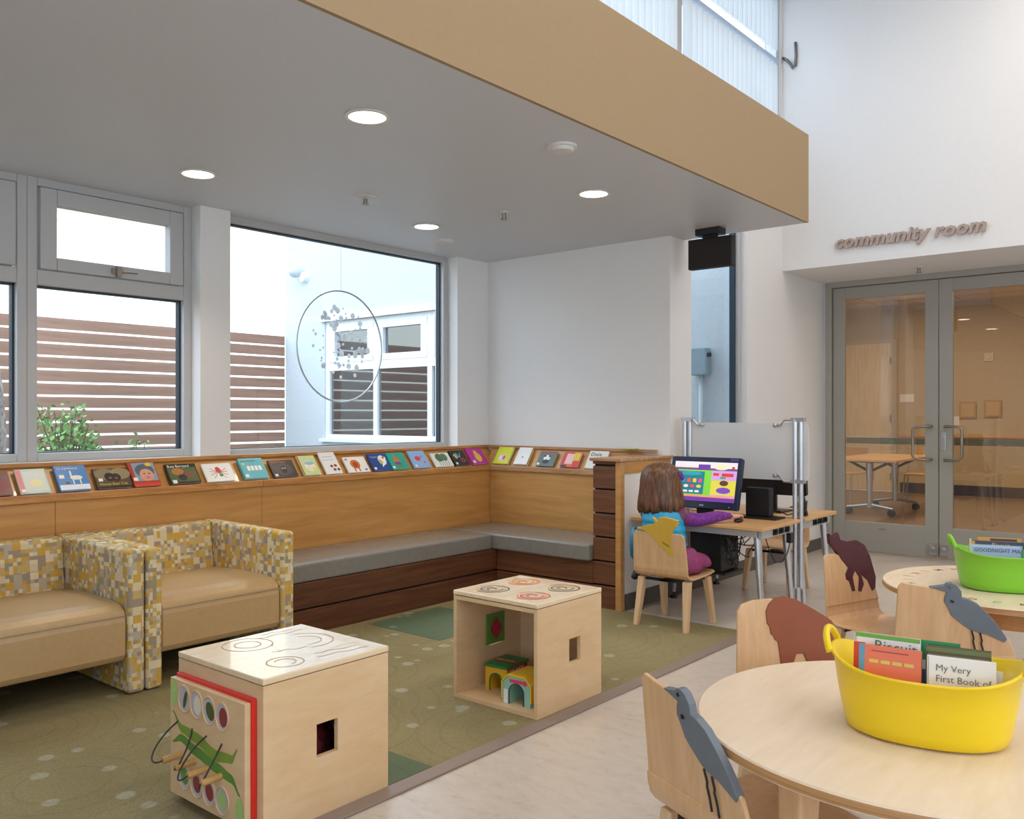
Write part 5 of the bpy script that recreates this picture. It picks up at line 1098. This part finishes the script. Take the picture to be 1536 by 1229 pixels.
# quilted vest
rings = []; NR = 26
for k in range(NR + 1):
    q = k / NR; z = 0.405 + q * 0.295
    cx = -2.668 - 0.055 * q; cy = 4.636 + 0.036 * q
    puff = 0.008 * abs(math.sin(q * math.pi * 6))
    rx = 0.118 + 0.012 * math.sin(q * 2.6) - (0.05 * max(0, q - .86) / .14) + puff; ry = 0.093 + 0.006 * math.sin(q * 2.6) - (0.03 * max(0, q - .86) / .14) + puff
    rings.append([(cx + rx * math.cos(a) , cy + ry * math.sin(a), z + 0.010 * abs(math.cos(a)) * (1 if q > .1 else 0) - 0.016 * math.cos(2 * a) * 0.3) for a in [2 * math.pi * i / 32 for i in range(32)]])
ve = obj('vest', MB().loft(rings), vestm, gl, smooth=True)
obj('vest_collar', MB().tube([(-2.727 + 0.058 * math.cos(a), 4.677 + 0.05 * math.sin(a), 0.707) for a in [2 * math.pi * i / 24 for i in range(24)]], 0.013, 8, True), mat('#1c6f8c', 0.5), ve, smooth=True)
for sx, c_ in ((1, (-2.622, 4.674, 0.665)), (-1, (-2.818, 4.694, 0.665))):
    obj('armhole_trim', MB().tube([(c_[0] + 0.0 + 0.012 * sx * math.cos(a), c_[1] + 0.05 * math.cos(a), c_[2] + 0.052 * math.sin(a)) for a in [2 * math.pi * i / 20 for i in range(20)]], 0.007, 6, True), mat('#1c6f8c', 0.5), ve, smooth=True)
# printed shoulder patches of the sleeves
for c_ in ((-2.598, 4.712, 0.652), (-2.842, 4.722, 0.652)):
    obj('printed_sleeve_cap', MB().ball(c_, (0.052, 0.058, 0.05), 16, 10), mottled('knit_print', '#5f6a62', '#6f2f60', 34, 0.9, 0, 3, '#a83a6a'), gl, smooth=True)
# skirt spread over the seat edge
obj('skirt', MB().loft([[(-2.655 + rx * math.cos(a) * (1 + 0.05 * math.sin(7 * a)), 4.70 + ry * math.sin(a), z) for a in [2 * math.pi * i / 36 for i in range(36)]] for rx, ry, z in ((0.165, 0.13, 0.325), (0.175, 0.15, 0.36), (0.165, 0.145, 0.41), (0.125, 0.10, 0.46))]), pinkp, gl, smooth=True)
# jacket tail hanging at the left of the seat
obj('jacket_tail', MB().loft([[(-2.845 + rx * math.cos(a), 4.60 + ry * math.sin(a), z) for a in [2 * math.pi * i / 18 for i in range(18)]] for rx, ry, z in ((0.02, 0.05, 0.385), (0.032, 0.075, 0.41), (0.034, 0.08, 0.46), (0.045, 0.07, 0.52), (0.03, 0.05, 0.58))]), mottled('dark_teal_nylon', '#175a78', '#1f86a8', 10, 0.45), gl, smooth=True)
# hair: fall of hair with strands
hm, nt_, b_ = nodes('brown_hair')
v_ = coords(nt_, (70, 70, 3)); f_ = noise(nt_, v_, 1.6, 4, 0.6)
nt_.links.new(ramp(nt_, f_, [(0.3, '#33200f'), (0.5, '#5e3c26'), (0.75, '#96683f')]), b_.inputs['Base Color']); b_.inputs['Roughness'].default_value = 0.42
rings = []; NA = 72; hx, hy = -2.740, 4.692
prof = [(0.968, 0.012), (0.962, 0.045), (0.948, 0.075), (0.925, 0.096), (0.895, 0.107), (0.86, 0.112), (0.82, 0.114), (0.78, 0.118), (0.74, 0.123), (0.705, 0.124), (0.682, 0.112)]
random.seed(2); ph = [random.uniform(0, 6.28) for _ in range(6)]
for z, r in prof:
    low = max(0, (0.90 - z) / 0.22); ring = []
    for i in range(NA + 1):
        half = math.radians(180 - 52 * min(1, low * 2.2))           # open at the face below the fringe
        a = -math.pi / 2 - half + 2 * half * i / NA
        rr = r * (1 + low * (0.035 * math.sin(17 * a + ph[0]) + 0.025 * math.sin(29 * a + ph[1] + z * 9)))
        zz_ = z + low * (0.012 * math.sin(11 * a + ph[2]) + 0.01 * math.sin(23 * a + ph[3])) if z < 0.72 else z
        ring.append((hx + rr * math.cos(a) * 1.06, hy + rr * math.sin(a) * (0.98 if math.sin(a) < 0 else 0.9), zz_))
    rings.append(ring)
ha = obj('hair', MB().loft(rings, cap=False, closed=False), hm, gl, smooth=True)
so_ = ha.modifiers.new('solidify', 'SOLIDIFY'); so_.thickness = 0.012; so_.offset = -1
obj('hair_crown', MB().ball((hx, hy, 0.955), (0.04, 0.04, 0.013), 16, 6), hm, ha, smooth=True)
lk_ = MB()
for i in range(34):
    a = -math.pi / 2 + random.uniform(-2.0, 2.0); r0 = 0.113; z1 = random.uniform(0.675, 0.72)
    lk_.tube([(hx + (r0 * q_) * math.cos(a + w_) * 1.06, hy + (r0 * q_) * math.sin(a + w_) * 0.97, z) for q_, z, w_ in ((0.66, 0.953, 0), (0.97, 0.89, 0.02), (1.03, 0.82, 0.0), (1.08, 0.75, 0.03), (1.10, z1, 0.05))], [0.003, 0.008, 0.009, 0.008, 0.002], 6)
o = obj('hair_locks', lk_, hm, ha, smooth=True); o['kind'] = 'stuff'
obj('hair_flower', MB().ball((-2.618, 4.715, 0.905), (0.012, 0.024, 0.022), 10, 6).ball((-2.612, 4.728, 0.885), (0.010, 0.018, 0.016), 10, 6), mat('#6a2a9a', 0.6), ha, smooth=True)
